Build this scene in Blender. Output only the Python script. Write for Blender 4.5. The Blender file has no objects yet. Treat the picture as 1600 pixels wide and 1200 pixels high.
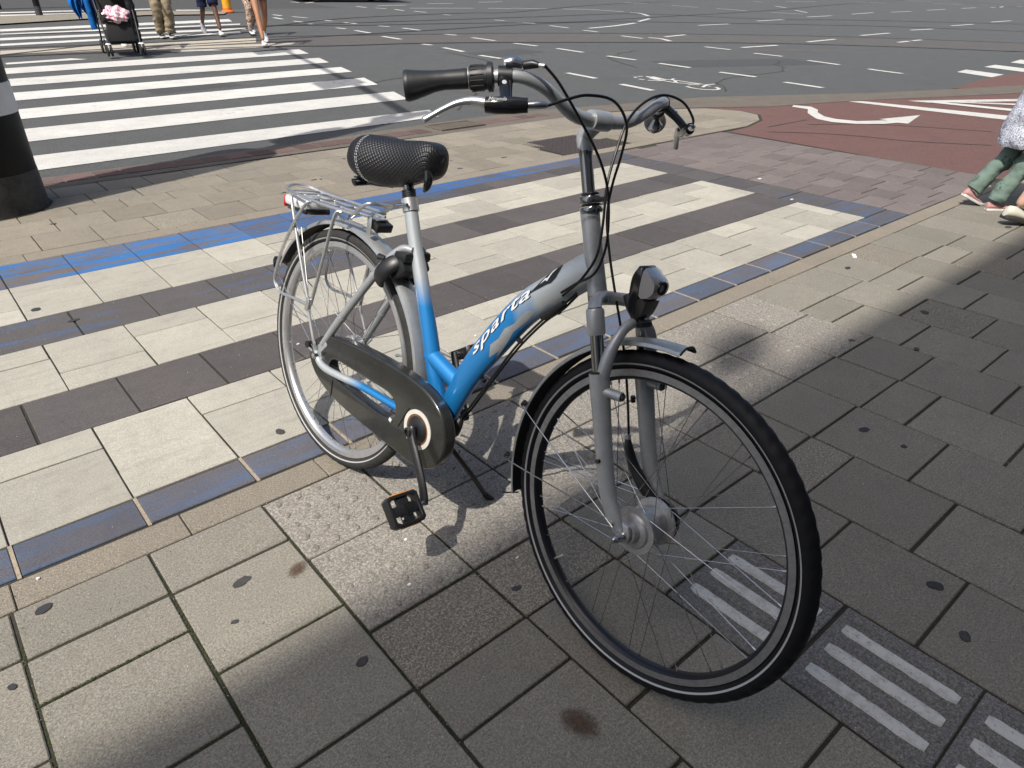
import bpy, bmesh, math, random
from mathutils import Vector, Matrix, Euler
import numpy as np
random.seed(7)
SC = bpy.context.scene
COL = SC.collection
# ---------------------------------------------------------------- camera
CAM_LOC = Vector((0, 0, 1.26683))
PITCH, ROLL, YAW, FPX = 0.515916, 0.006439, 0.709532, 1092.8
cam_d = bpy.data.cameras.new("camera")
cam = bpy.data.objects.new("camera", cam_d)
COL.objects.link(cam)
_f0 = Vector((math.sin(YAW), math.cos(YAW), 0)); _r0 = Vector((math.cos(YAW), -math.sin(YAW), 0)); _up = Vector((0, 0, 1))
_fw = math.cos(PITCH) * _f0 - math.sin(PITCH) * _up
_u = math.cos(PITCH) * _up + math.sin(PITCH) * _f0
_r = math.cos(ROLL) * _r0 + math.sin(ROLL) * _u
_u2 = -math.sin(ROLL) * _r0 + math.cos(ROLL) * _u
m = Matrix((( _r.x, _u2.x, -_fw.x, CAM_LOC.x), (_r.y, _u2.y, -_fw.y, CAM_LOC.y), (_r.z, _u2.z, -_fw.z, CAM_LOC.z), (0, 0, 0, 1)))
cam.matrix_world = m
cam_d.sensor_width = 36; cam_d.lens = 36 * FPX / 1600
cam_d.clip_start = 0.05; cam_d.clip_end = 1500
SC.camera = cam
# ---------------------------------------------------------------- light
SUN_TO = Vector((-0.64, -0.215, 1.0)).normalized()      # direction towards the sun
elev = math.asin(SUN_TO.z); az = math.atan2(SUN_TO.x, SUN_TO.y)
W = bpy.data.worlds.new("World"); SC.world = W; W.use_nodes = True
nt = W.node_tree; bg = nt.nodes["Background"]
sky = nt.nodes.new("ShaderNodeTexSky"); sky.sky_type = 'NISHITA'; sky.sun_disc = False
sky.sun_elevation = elev; sky.sun_rotation = az; sky.air_density = 1.0; sky.dust_density = 4.0
nt.links.new(sky.outputs[0], bg.inputs[0]); bg.inputs[1].default_value = 0.15
sd = bpy.data.lights.new("sun", 'SUN'); sd.energy = 4.35; sd.angle = math.radians(0.53); sd.color = (1.0, 0.955, 0.89)
sun = bpy.data.objects.new("sun", sd); COL.objects.link(sun)
sun.rotation_euler = (-SUN_TO).to_track_quat('-Z', 'Y').to_euler()
SC.view_settings.view_transform = 'Standard'; SC.view_settings.look = 'None'
SC.view_settings.gamma = 1; SC.view_settings.exposure = 0.22; SC.view_settings.use_curve_mapping = False
SC.render.engine = 'CYCLES'
SC.cycles.use_denoising = True
SC.cycles.max_bounces = 6

# ---------------------------------------------------------------- helpers
def lnk(o, parent=None):
    COL.objects.link(o)
    if parent is not None: o.parent = parent
    return o
def mesh(name, V, F, smooth=False):
    me = bpy.data.meshes.new(name); me.from_pydata([tuple(v) for v in V], [], F); me.update()
    if smooth: me.polygons.foreach_set('use_smooth', [True] * len(me.polygons))
    return me
def obj(name, me, mat=None, parent=None, loc=None, **props):
    o = bpy.data.objects.new(name, me)
    if mat is not None:
        if not me.materials: me.materials.append(mat)
    if loc is not None: o.location = loc
    lnk(o, parent)
    for k, v in props.items(): o[k] = v
    return o
def empty(name, loc=(0, 0, 0), rz=0, **props):
    o = bpy.data.objects.new(name, None); o.location = loc; o.rotation_euler = (0, 0, rz); lnk(o)
    o.empty_display_size = 0.1
    for k, v in props.items(): o[k] = v
    return o
def autosmooth(me, ang=35):
    bm = bmesh.new(); bm.from_mesh(me); bm.normal_update()
    a = math.radians(ang)
    for e in bm.edges:
        e.smooth = not (len(e.link_faces) == 2 and e.calc_face_angle(0) > a)
    for f in bm.faces: f.smooth = True
    bm.to_mesh(me); bm.free(); return me
def fixn(me):
    bm = bmesh.new(); bm.from_mesh(me); bmesh.ops.recalc_face_normals(bm, faces=bm.faces); bm.to_mesh(me); bm.free(); return me
def bev(me, w, seg=2, ang=30):
    bm = bmesh.new(); bm.from_mesh(me); bmesh.ops.recalc_face_normals(bm, faces=bm.faces)
    ed = [e for e in bm.edges if len(e.link_faces) == 2 and e.calc_face_angle(0) > math.radians(ang)]
    bmesh.ops.bevel(bm, geom=ed, offset=w, segments=seg, profile=0.5, affect='EDGES', clamp_overlap=True)
    bm.to_mesh(me); bm.free(); return autosmooth(me, 40)
def catmull(P, n=6):
    P = [Vector(p) for p in P]; out = []
    for i in range(len(P) - 1):
        p0 = P[i - 1] if i else P[0] * 2 - P[1]; p1 = P[i]; p2 = P[i + 1]; p3 = P[i + 2] if i + 2 < len(P) else P[-1] * 2 - P[-2]
        for k in range(n):
            t = k / n
            out.append(0.5 * ((2 * p1) + (-p0 + p2) * t + (2 * p0 - 5 * p1 + 4 * p2 - p3) * t * t + (-p0 + 3 * p1 - 3 * p2 + p3) * t ** 3))
    out.append(P[-1]); return out
def lerp_list(L, n):
    out = []
    for i in range(len(L) - 1):
        for k in range(n): out.append(L[i] + (L[i + 1] - L[i]) * k / n)
    out.append(L[-1]); return out
def sweepVF(path, rad, n=12, closed=False, up=Vector((0, 1, 0)), cap=True):
    """rad: scalar, list of scalars, or list of (a along 'up' side, b across)"""
    P = [Vector(p) for p in path]; N = len(P)
    if not isinstance(rad, (list, tuple)): rad = [rad] * N
    V = []; F = []; u = None
    for i in range(N):
        if closed: t = P[(i + 1) % N] - P[i - 1]
        else: t = P[min(i + 1, N - 1)] - P[max(i - 1, 0)]
        if t.length < 1e-9: t = Vector((0, 0, 1))
        t.normalize()
        if u is None:
            u = up - t * up.dot(t)
            if u.length < 1e-3: u = Vector((1, 0, 0)) - t * t.x
        else: u = u - t * u.dot(t)
        u.normalize(); w = t.cross(u)
        r = rad[i]; a, b = (r if isinstance(r, (tuple, list)) else (r, r))
        for k in range(n):
            th = 2 * math.pi * k / n
            V.append(P[i] + u * (a * math.cos(th)) + w * (b * math.sin(th)))
    for i in range(N if closed else N - 1):
        j = (i + 1) % N
        for k in range(n):
            k2 = (k + 1) % n
            F.append((i * n + k, i * n + k2, j * n + k2, j * n + k))
    if cap and not closed:
        F.append(tuple(range(n - 1, -1, -1))); F.append(tuple((N - 1) * n + k for k in range(n)))
    return V, F
def joinVF(L):
    V = []; F = []
    for v, f in L:
        o = len(V); V += [Vector(x) for x in v]; F += [tuple(i + o for i in q) for q in f]
    return V, F
def boxVF(c, s, R=None):
    c = Vector(c); V = []
    for x in (-.5, .5):
        for y in (-.5, .5):
            for z in (-.5, .5):
                p = Vector((x * s[0], y * s[1], z * s[2]))
                if R is not None: p = R @ p
                V.append(c + p)
    F = [(0, 1, 3, 2), (4, 6, 7, 5), (0, 4, 5, 1), (2, 3, 7, 6), (0, 2, 6, 4), (1, 5, 7, 3)]
    return V, F
def lathe(profile, n=32, center=(0, 0, 0), axis='Y', closed=False, rot0=0):
    """profile [(r, h)] about axis"""
    V = []; F = []; c = Vector(center); P = len(profile)
    for i in range(n):
        th = 2 * math.pi * i / n + rot0; co, si = math.cos(th), math.sin(th)
        for r, h in profile:
            p = Vector((r * co, h, r * si)) if axis == 'Y' else (Vector((r * co, r * si, h)) if axis == 'Z' else Vector((h, r * co, r * si)))
            V.append(c + p)
    for i in range(n):
        j = (i + 1) % n
        for k in range(P if closed else P - 1):
            k2 = (k + 1) % P
            F.append((i * P + k, i * P + k2, j * P + k2, j * P + k))
    return V, F
def prismVF(poly, z0, z1):
    n = len(poly); V = [Vector((x, y, z0)) for x, y in poly] + [Vector((x, y, z1)) for x, y in poly]
    F = [tuple(range(n - 1, -1, -1)), tuple(range(n, 2 * n))] + [(i, (i + 1) % n, n + (i + 1) % n, n + i) for i in range(n)]
    return V, F

# ---------------------------------------------------------------- materials
def mat(name):
    m = bpy.data.materials.new(name); m.use_nodes = True
    return m, m.node_tree, m.node_tree.nodes['Principled BSDF']
def N(nt, t, **k):
    n = nt.nodes.new(t)
    for a, b in k.items(): setattr(n, a, b)
    return n
def ramp(nt, src, stops):
    r = N(nt, 'ShaderNodeValToRGB'); el = r.color_ramp.elements
    while len(el) < len(stops): el.new(0.5)
    for e, (p, c) in zip(el, stops):
        e.position = p; e.color = (c, c, c, 1) if not isinstance(c, (tuple, list)) else (*c, 1)
    nt.links.new(src, r.inputs[0]); return r.outputs[0]
def noise(nt, vec, scale, detail=3, rough=.5, scl=None):
    n = N(nt, 'ShaderNodeTexNoise'); n.inputs['Scale'].default_value = scale; n.inputs['Detail'].default_value = detail; n.inputs['Roughness'].default_value = rough
    if scl is not None:
        mp = N(nt, 'ShaderNodeMapping'); mp.inputs['Scale'].default_value = scl; nt.links.new(vec, mp.inputs[0]); vec = mp.outputs[0]
    nt.links.new(vec, n.inputs['Vector']); return n.outputs['Fac']
def mixc(nt, fac, a, b, mode='MIX'):
    n = N(nt, 'ShaderNodeMix', data_type='RGBA', blend_type=mode)
    for i, v in ((0, fac), (6, a), (7, b)):
        s = n.inputs[i]
        if isinstance(v, bpy.types.NodeSocket): nt.links.new(v, s)
        elif isinstance(v, (tuple, list)): s.default_value = (*v, 1)
        else: s.default_value = v if i == 0 else (v, v, v, 1)
    return n.outputs[2]
def mth(nt, op, a, b=None, clamp=False):
    n = N(nt, 'ShaderNodeMath', operation=op, use_clamp=clamp)
    for i, v in enumerate((a, b)):
        if v is None: continue
        if isinstance(v, bpy.types.NodeSocket): nt.links.new(v, n.inputs[i])
        else: n.inputs[i].default_value = v
    return n.outputs[0]
def bump(nt, bs, h, strength=.3, dist=.002):
    b = N(nt, 'ShaderNodeBump'); b.inputs['Strength'].default_value = strength; b.inputs['Distance'].default_value = dist
    nt.links.new(h, b.inputs['Height']); nt.links.new(b.outputs[0], bs.inputs['Normal'])
def gpos(nt): return N(nt, 'ShaderNodeNewGeometry').outputs['Position']
def opos(nt): return N(nt, 'ShaderNodeTexCoord').outputs['Object']
def stone(name, c1, c2, c3, rnd=.16, speck=.35, bs_=.5, spscale=420, rough=.85, paint=None, streak=None, dirt=.35, tint=None, bdist=.002, mid=.5, mids=210, wear=None):
    """granular concrete or stone in world coordinates, with a per-piece brightness"""
    m, nt, b = mat(name); P = gpos(nt)
    n1 = noise(nt, P, 3.2, 5, .6); col = mixc(nt, ramp(nt, n1, [(.35, 0.), (.68, 1.)]), c1, c2)
    n2 = noise(nt, P, spscale, 2, .7); sp = ramp(nt, n2, [(.36, 0.), (.64, 1.)])
    col = mixc(nt, speck, col, mixc(nt, sp, c3, tuple(min(1, x * 1.45) for x in c1)))
    n4 = noise(nt, P, mids, 3, .75); col = mixc(nt, mth(nt, 'MULTIPLY', ramp(nt, n4, [(.40, 1.), (.52, 0.)]), mid), col, tuple(x * .42 for x in c1)); col = mixc(nt, mth(nt, 'MULTIPLY', ramp(nt, n4, [(.56, 0.), (.66, 1.)]), mid * .8), col, tuple(min(1, x * 1.5) for x in c1))
    n3 = noise(nt, P, 16, 5, .65); col = mixc(nt, mth(nt, 'MULTIPLY', ramp(nt, n3, [(.5, 0.), (.75, 1.)]), dirt), col, tuple(x * .55 for x in c1))
    n5 = noise(nt, P, 95, 3, .6); col = mixc(nt, mth(nt, 'MULTIPLY', ramp(nt, n5, [(.45, 0.), (.7, 1.)]), dirt * .6), col, tuple(x * .6 for x in c1))
    pm = None
    if streak:
        fac = ramp(nt, noise(nt, P, 9, 6, .6, (.5, 5, 1)), [(.5, 0.), (.8, 1.)])
        col = mixc(nt, mth(nt, 'MULTIPLY', fac, streak), col, tuple(x * .55 for x in c1))
    if paint:
        pc, lo, hi, amt = paint
        a = noise(nt, P, 3.1, 8, .68, (.55, 4.6, 1)); g = noise(nt, P, 1.1, 3, .5)
        s = mth(nt, 'ADD', mth(nt, 'MULTIPLY', a, .72), mth(nt, 'MULTIPLY', g, .28))
        pm = mth(nt, 'MULTIPLY', ramp(nt, s, [(lo, 0.), (hi, 1.)]), amt)
        col = mixc(nt, pm, col, pc)
    if wear:
        wc, lo, hi = wear; w_ = mth(nt, 'ADD', mth(nt, 'MULTIPLY', noise(nt, P, 1.3, 9, .72), .7), mth(nt, 'MULTIPLY', noise(nt, P, 22, 5, .7), .3))
        col = mixc(nt, ramp(nt, w_, [(lo, 0.), (hi, 1.)]), col, wc)
    oi = N(nt, 'ShaderNodeObjectInfo').outputs['Random']
    k = mth(nt, 'ADD', mth(nt, 'MULTIPLY', oi, rnd), 1 - rnd / 2)
    if tint: col = mixc(nt, mth(nt, 'MULTIPLY', oi, .6), col, tint)
    cm = N(nt, 'ShaderNodeVectorMath', operation='SCALE'); nt.links.new(col, cm.inputs[0]); nt.links.new(k, cm.inputs[3])
    nt.links.new(cm.outputs[0], b.inputs['Base Color']); b.inputs['Roughness'].default_value = rough
    b.inputs['Specular IOR Level'].default_value = .3
    h = mth(nt, 'ADD', n2, mth(nt, 'MULTIPLY', n3, .8)); bump(nt, b, h, bs_, bdist)
    return m
def flat(name, c, rough=.5, metal=0., spec=.5, coat=0., var=0., vscale=30, bmp=0., bscale=200):
    m, nt, b = mat(name)
    b.inputs['Roughness'].default_value = rough; b.inputs['Metallic'].default_value = metal
    b.inputs['Specular IOR Level'].default_value = spec; b.inputs['Coat Weight'].default_value = coat; b.inputs['Coat Roughness'].default_value = .08
    P = opos(nt)
    if var:
        n1 = noise(nt, P, vscale, 5, .65); col = mixc(nt, ramp(nt, n1, [(.35, 0.), (.7, 1.)]), c, tuple(x * (1 - var) for x in c))
        nt.links.new(col, b.inputs['Base Color'])
        rr = mth(nt, 'ADD', mth(nt, 'MULTIPLY', n1, .3), rough - .12); nt.links.new(rr, b.inputs['Roughness'])
    else: b.inputs['Base Color'].default_value = (*c, 1)
    if bmp: bump(nt, b, noise(nt, P, bscale, 3), bmp, .0008)
    return m
TAN = (.275, .25, .21)
M = {}
M['tile'] = stone('grey_beige_concrete', (.262, .242, .198), (.205, .192, .158), (.085, .08, .07), rnd=.24, speck=.5, mid=.6, mids=190)
M['tile_rough'] = stone('exposed_aggregate_concrete', (.29, .262, .21), (.225, .205, .170), (.05, .046, .04), rnd=.14, speck=.65, bs_=.9, spscale=230, bdist=.003, mid=.8, mids=150)
M['tact'] = stone('tactile_concrete', (.31, .285, .245), (.24, .222, .195), (.06, .057, .052), rnd=.12, speck=.5, bs_=.8, spscale=260, bdist=.003, mid=.75, mids=140)
M['tact_dark'] = stone('dark_guidance_concrete', (.225, .215, .198), (.175, .168, .157), (.04, .04, .038), rnd=.05, speck=.55, bs_=.9, spscale=260, bdist=.003, mid=.8, mids=150, dirt=.5)
M['white_tile'] = stone('white_paver', (.415, .395, .335), (.335, .318, .268), (.18, .17, .145), rnd=.24, speck=.3, bs_=.4, streak=.45, dirt=.42, mid=.3)
M['dark_tile'] = stone('purple_brown_paver', (.102, .091, .088), (.072, .067, .069), (.03, .028, .028), rnd=.32, speck=.4, streak=.45, paint=((.03, .085, .22), .58, .74, .3), mid=.5, dirt=.5)
M['dark_tile2'] = stone('purple_brown_paver_blue_trace', (.098, .090, .088), (.075, .071, .074), (.03, .028, .028), rnd=.22, speck=.35, streak=.3, paint=((.025, .11, .28), .53, .62, .62), mid=.4)
M['blue_border'] = stone('blue_worn_border_paver', (.118, .112, .122), (.085, .09, .115), (.035, .034, .04), rnd=.25, speck=.35, streak=.3, paint=((.055, .125, .25), .46, .64, .62), mid=.4)
M['blue_strong'] = stone('blue_painted_paver', (.15, .13, .12), (.10, .093, .095), (.03, .03, .035), rnd=.1, speck=.22, paint=((.018, .14, .385), .45, .54, .86), mid=.25)
M['streak'] = stone('purple_brown_paver_blue_streak', (.11, .1, .098), (.085, .08, .085), (.03, .028, .028), rnd=.2, speck=.3, streak=.2, paint=((.02, .115, .33), .44, .56, .78), mid=.3)
M['plaza'] = stone('purple_brown_brick', (.18, .152, .142), (.142, .12, .114), (.05, .043, .04), rnd=.26, speck=.35)
M['up_tile'] = stone('tan_worn_tile', (.26, .232, .183), (.20, .182, .148), (.08, .072, .06), rnd=.26, speck=.35, dirt=.5)
M['kerb'] = stone('kerb_aggregate', (.27, .235, .185), (.215, .19, .155), (.075, .068, .056), rnd=.05, speck=.55, bs_=.8, spscale=260)
M['sand'] = stone('joint_sand_and_moss', (.05, .046, .036), (.028, .031, .016), (.012, .012, .008), rnd=0, speck=.4)
M['joint_light'] = stone('pale_mortar', (.36, .3, .22), (.3, .25, .19), (.15, .13, .1), rnd=0, speck=.4)
M['asphalt'] = stone('asphalt', (.093, .0965, .095), (.074, .077, .0765), (.03, .03, .03), rnd=0, speck=.4, bs_=.8, spscale=150, dirt=.3, bdist=.004, mid=.6, mids=90, wear=((.055, .055, .055), .56, .72))
M['asphalt_old'] = stone('worn_asphalt', (.105, .098, .092), (.075, .072, .069), (.03, .028, .027), rnd=0, speck=.4, spscale=150, mid=.5, mids=90, dirt=.4)
M['asphalt_p'] = stone('patch_and_shade_asphalt', (.07, .072, .072), (.058, .06, .06), (.028, .028, .028), rnd=0, speck=.4, spscale=150, mid=.6, mids=90, dirt=.3)  # repair patches, and the dark tone of the painted shade beyond the crossing
M['red'] = stone('red_asphalt', (.155, .083, .072), (.125, .07, .062), (.055, .027, .023), rnd=0, speck=.4, bs_=.8, spscale=170, dirt=.3, bdist=.004, mid=.55, mids=100, wear=((.12, .085, .078), .50, .74))
M['paint'] = stone('road_paint', (.54, .535, .50), (.44, .435, .41), (.3, .29, .27), rnd=.1, speck=.18, bs_=.4, dirt=.3, streak=.3, mid=.25, mids=90, wear=((.15, .15, .145), .57, .68))
M['paint_warm'] = stone('old_road_paint', (.42, .38, .31), (.33, .3, .25), (.15, .14, .12), rnd=.1, speck=.3, dirt=.4)
M['brick_red'] = stone('red_gutter_brick', (.15, .098, .088), (.10, .07, .066), (.05, .03, .03), rnd=.6, speck=.35)
M['gutter'] = stone('gutter_concrete', (.15, .13, .105), (.1, .09, .075), (.05, .045, .038), rnd=.1, speck=.4)
M['rail'] = flat('rail_steel', (.035, .033, .032), .5, .3, var=.3)
M['gum'] = flat('old_gum', (.055, .053, .052), .8, var=.4, vscale=60)
M['gum2'] = flat('old_dark_gum', (.03, .03, .033), .8)
M['rust_stain'] = flat('brown_stain', (.13, .085, .05), .85, var=.3)
M['iron'] = flat('cast_iron', (.075, .058, .052), .6, .3, var=.4, bmp=.3)
M['litter'] = flat('paper_scrap', (.75, .74, .7), .8)

# ================================================================ GROUND
SL, HY = .035, 6.3
def rz(y):
    return 0.0 if y < HY else (SL * (y - HY) if y < 42 else SL * (42 - HY))
def sheet(name, poly, z, m, parent=None, **pr):
    me = mesh(name, [(x, y, z) for x, y in poly], [tuple(range(len(poly)))])
    if me.polygons[0].normal.z < 0: me.flip_normals()
    return obj(name, me, m, parent, **pr)
# outer ground + road: one sheet each, reaching the horizon
obj('ground', mesh('ground', [(-600, -600, -.06), (600, -600, -.06), (600, 600, -.06), (-600, 600, -.06)], [(0, 1, 2, 3)]), M['asphalt_old'], kind='structure')
ys = [-3, 5.6, HY, 12, 20, 30, 42, 500]; V = []; F = []
for y in ys:
    for x in (-400, 400): V.append((x, y, rz(y) - .012))
for i in range(len(ys) - 1): F.append((2 * i, 2 * i + 1, 2 * i + 3, 2 * i + 2))
obj('road', mesh('road', V, F), M['asphalt'], kind='structure')
def strip_pts(a, b, w):
    a = Vector(a); b = Vector(b); d = (b - a).normalized(); n = Vector((-d.y, d.x)) * w / 2
    return [a + n, a - n, b - n, b + n]
def roadpoly(poly, lift):
    """poly on the road, split finely enough to follow the slope"""
    bm = bmesh.new(); vs = [bm.verts.new((p[0], p[1], 0)) for p in poly]; bm.faces.new(vs)
    lo = min(p[1] for p in poly); hi = max(p[1] for p in poly)
    if lo < HY < hi:
        bmesh.ops.bisect_plane(bm, geom=bm.verts[:] + bm.edges[:] + bm.faces[:], plane_co=(0, HY, 0), plane_no=(0, 1, 0))
    for v in bm.verts: v.co.z = rz(v.co.y) + lift
    bmesh.ops.triangulate(bm, faces=bm.faces[:])
    for f in bm.faces:
        if f.normal.z < 0: f.normal_flip()
    me = bpy.data.meshes.new('marking'); bm.to_mesh(me); bm.free(); return me
def mesh_join(L, name):
    bm = bmesh.new()
    for me in L: bm.from_mesh(me)
    me = bpy.data.meshes.new(name); bm.to_mesh(me); bm.free(); return me
DASH= [[[9.59, 21.91], [9.64, 21.43]], [[9.15, 20.87], [9.13, 20.27]], [[9.79, 21.07], [9.98, 20.52]], [[9.12, 19.58], [9.2, 19.23]], [[9.1, 18.66], [9.2, 18.47]], [[10.01, 19.73], [10.09, 19.3]], [[10.19, 18.82], [10.27, 18.29]], [[9.18, 17.38], [9.26, 17.06]], [[9.26, 16.6], [9.25, 15.9]], [[10.47, 17.55], [10.62, 17.24]], [[9.09, 15.09], [9.11, 14.38]], [[10.72, 16.81], [10.78, 16.11]], [[8.98, 13.36], [9.03, 13.09]], [[8.98, 12.63], [8.92, 11.88]], [[10.72, 15.09], [10.85, 14.7]], [[10.83, 14.09], [10.88, 13.32]], [[8.83, 11.26], [8.87, 10.7]], [[14.94, 18.31], [15.05, 17.96]], [[14.73, 20.65], [14.85, 20.4]], [[14.74, 22.35], [14.8, 21.69]], [[14.58, 23.29], [14.54, 22.63]], [[14.32, 24.12], [14.44, 23.58]], [[14.11, 25.06], [14.1, 24.34]], [[15.06, 25.19], [16.47, 25.45]], [[15.49, 23.73], [17.99, 23.26]], [[17.85, 26.08], [19.17, 26.11]], [[20.9, 26.69], [22.38, 26.87]], [[18.58, 23.15], [19.39, 22.72]], [[13.19, 27.12], [13.79, 27.66]], [[13.0, 27.96], [13.1, 27.43]], [[19.6, 22.96], [20.91, 22.23]], [[20.79, 17.21], [19.25, 16.38]], [[14.98, 14.62], [14.96, 14.08]], [[14.73, 13.04], [14.71, 12.34]], [[15.65, 12.41], [16.73, 12.6]], [[14.99, 17.35], [15.26, 16.85]], [[15.15, 16.12], [15.1, 15.31]], [[10.91, 12.72], [11.01, 12.07]], [[11.07, 11.54], [11.05, 10.76]], [[11.05, 10.1], [11.06, 9.4]], [[11.07, 8.85], [11.09, 8.17]], [[8.75, 9.99], [8.72, 9.31]], [[8.61, 8.73], [8.58, 8.05]], [[8.47, 7.44], [8.43, 6.8]], [[11.07, 7.54], [11.12, 6.87]], [[14.52, 10.37], [14.56, 9.72]], [[15.23, 9.89], [16.59, 9.82]], [[14.42, 9.05], [14.47, 8.41]], [[19.99, 14.61], [21.64, 14.65]], [[24.04, 15.17], [26.11, 15.33]], [[29.71, 20.85], [29.77, 19.33]], [[29.37, 23.11], [29.49, 21.68]], [[28.76, 25.47], [29.17, 24.38]], [[39.33, 25.22], [39.05, 24.48]], [[14.31, 7.75], [14.22, 7.05]], [[14.13, 6.43], [13.85, 5.7]], [[11.01, 6.28], [10.81, 5.54]], [[18.22, 9.98], [19.81, 10.08]], [[21.86, 10.39], [23.8, 10.46]], [[25.89, 10.75], [27.39, 10.67]], [[30.06, 11.12], [32.23, 11.16]], [[34.75, 11.41], [37.16, 11.47]], [[20.7, 8.82], [21.44, 8.87]], [[21.67, 8.87], [22.29, 8.9]], [[33.23, 16.39], [35.87, 16.71]], [[37.53, 16.66], [39.82, 16.72]], [[42.39, 17.03], [45.21, 17.23]], [[47.83, 17.4], [50.53, 17.62]], [[28.63, 15.88], [30.81, 16.03]], [[29.82, 18.2], [30.42, 17.08]], [[33.03, 18.97], [31.75, 17.65]], [[35.65, 21.59], [34.67, 20.39]], [[42.21, 24.89], [44.5, 24.31]], [[47.67, 23.43], [49.63, 22.51]], [[56.36, 24.28], [58.1, 23.12]], [[53.37, 21.15], [55.15, 20.04]], [[57.24, 19.73], [57.93, 18.25]], [[52.0, 17.35], [53.08, 17.46]], [[53.6, 17.37], [55.51, 17.82]], [[57.08, 17.56], [57.64, 17.46]]]
CURVES= [[[21.49, 22.12], [22.42, 21.64], [22.88, 20.23]], [[22.77, 19.8], [22.79, 19.35], [21.94, 18.22]], [[18.64, 15.98], [17.04, 15.39], [15.61, 15.03]], [[15.04, 12.43], [15.11, 12.1], [14.83, 11.59]]]
STRIPES_R= [[4.42, 6.67], [4.91, 7.2], [5.07, 7.93], [5.23, 8.51], [5.36, 9.12], [5.53, 9.78], [5.68, 10.4], [5.8, 10.96], [5.9, 11.54], [6.05, 12.17], [6.17, 12.8], [6.32, 13.49]]
STRIPES_L= [[0.8, 6.6], [0.87, 7.15], [0.94, 7.71], [1.01, 8.32], [1.08, 8.83], [1.14, 9.4], [1.23, 9.98], [1.3, 10.57], [1.36, 11.1], [1.44, 11.75], [1.5, 12.22], [1.58, 12.81]]
FARSTRIPES= [[[1.75, 14.52], [1.86, 15.22], [6.45, 15.74], [6.11, 14.93]], [[3.81, 14.2], [3.95, 14.69], [5.99, 14.65], [6.81, 14.64], [6.56, 14.32], [5.73, 14.05]], [[1.97, 15.98], [2.03, 16.33], [6.71, 17.21], [6.6, 16.84]], [[2.12, 16.96], [2.19, 17.42], [7.18, 18.06], [7.05, 17.65]], [[2.28, 17.97], [2.33, 18.31], [7.55, 19.25], [7.42, 18.94]], [[2.4, 18.77], [2.48, 19.33], [7.83, 20.7], [7.61, 19.92]], [[4.19, 13.98], [4.21, 14.13], [4.94, 14.08], [5.08, 13.9]], [[1.66, 13.36], [1.67, 13.56], [2.58, 13.74], [2.78, 13.54]]]
FARLINES= [[[3.01, 22.79], [3.1, 23.39], [6.91, 23.89], [6.72, 23.26]], [[3.19, 23.96], [3.25, 24.37], [7.28, 25.11], [7.16, 24.69]], [[7.71, 24.43], [7.58, 24.03], [8.22, 23.89], [8.37, 24.3]]]
FARWALK= [[2.95, 22.43], [2.62, 20.21], [6.17, 22.26], [8.25, 22.11], [8.67, 22.94], [7.04, 23.72]]
RAILS= [[[1.73, 14.37], [3.19, 14.35], [5.79, 14.18], [7.23, 13.77], [8.94, 13.54], [11.01, 12.89], [13.87, 11.7], [16.84, 10.23], [19.35, 8.27], [21.43, 6.14]], [[1.92, 15.59], [4.51, 15.6], [6.49, 15.83], [8.59, 15.56], [10.85, 15.04], [12.51, 14.65], [15.74, 13.31], [19.01, 11.58], [21.63, 9.74], [24.4, 7.05]], [[2.29, 18.07], [7.63, 18.48], [9.9, 17.89], [12.73, 17.63], [14.77, 17.3], [17.27, 16.98], [21.13, 17.64], [31.1, 19.15], [44.59, 22.37], [58.41, 24.67]], [[8.65, 15.66], [11.65, 16.14], [14.18, 16.61], [17.07, 16.78], [19.42, 16.2], [23.15, 14.18], [27.1, 11.75], [30.0, 8.78]], [[7.98, 18.36], [11.2, 20.19], [15.92, 21.12], [17.97, 21.06], [25.34, 24.09], [32.98, 25.93]], [[17.96, 19.09], [22.56, 19.15], [25.52, 15.66], [29.4, 13.99], [34.92, 10.3]], [[64.04, 24.13], [54.67, 16.41]]]
BLOCKS= [[[14.93, 5.21], [15.54, 5.28], [15.14, 4.52], [14.48, 4.49]], [[16.4, 5.27], [17.05, 5.3], [16.65, 4.62], [15.93, 4.46]], [[17.86, 5.29], [18.82, 5.4], [18.5, 4.95], [17.64, 4.87]]]
ARROW= [[8.66, 4.78], [8.63, 4.55], [8.34, 4.39], [8.03, 4.11], [7.96, 3.89], [8.05, 3.66], [8.29, 3.47], [8.49, 3.41], [8.52, 3.31], [9.24, 3.48], [8.57, 3.65], [8.56, 3.55], [8.24, 3.74], [8.19, 3.96], [8.26, 4.14], [8.49, 4.35], [8.67, 4.44], [8.85, 4.63], [8.8, 4.84]]
REDLINES= [[[9.67, 4.57], [9.85, 4.47], [10.04, 2.59], [9.66, 2.48]], [[10.36, 4.11], [10.65, 3.93], [11.89, 3.15], [11.64, 3.07], [10.39, 3.86]], [[10.52, 3.91], [10.72, 3.79], [11.3, 2.97], [11.14, 2.92]], [[10.42, 3.95], [10.59, 3.82], [10.67, 2.78], [10.45, 2.72]]]
REDCRACK= [[[6.87, 4.0], [7.18, 3.65], [7.39, 3.25], [7.51, 2.84], [7.9, 2.27]], [[7.13, 4.16], [7.89, 4.15]], [[7.61, 3.98], [8.23, 3.48], [8.71, 2.54]]]
REDTRI= [[12.28, 4.29], [14.1, 4.48], [15.83, 4.43], [18.41, 4.37], [13.51, 3.09], [12.85, 3.72]]
BIKE= [[9.53, 7.98], [9.66, 6.26], [9.68, 7.84], [9.24, 7.63], [9.37, 6.39], [9.59, 7.45]]
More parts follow.
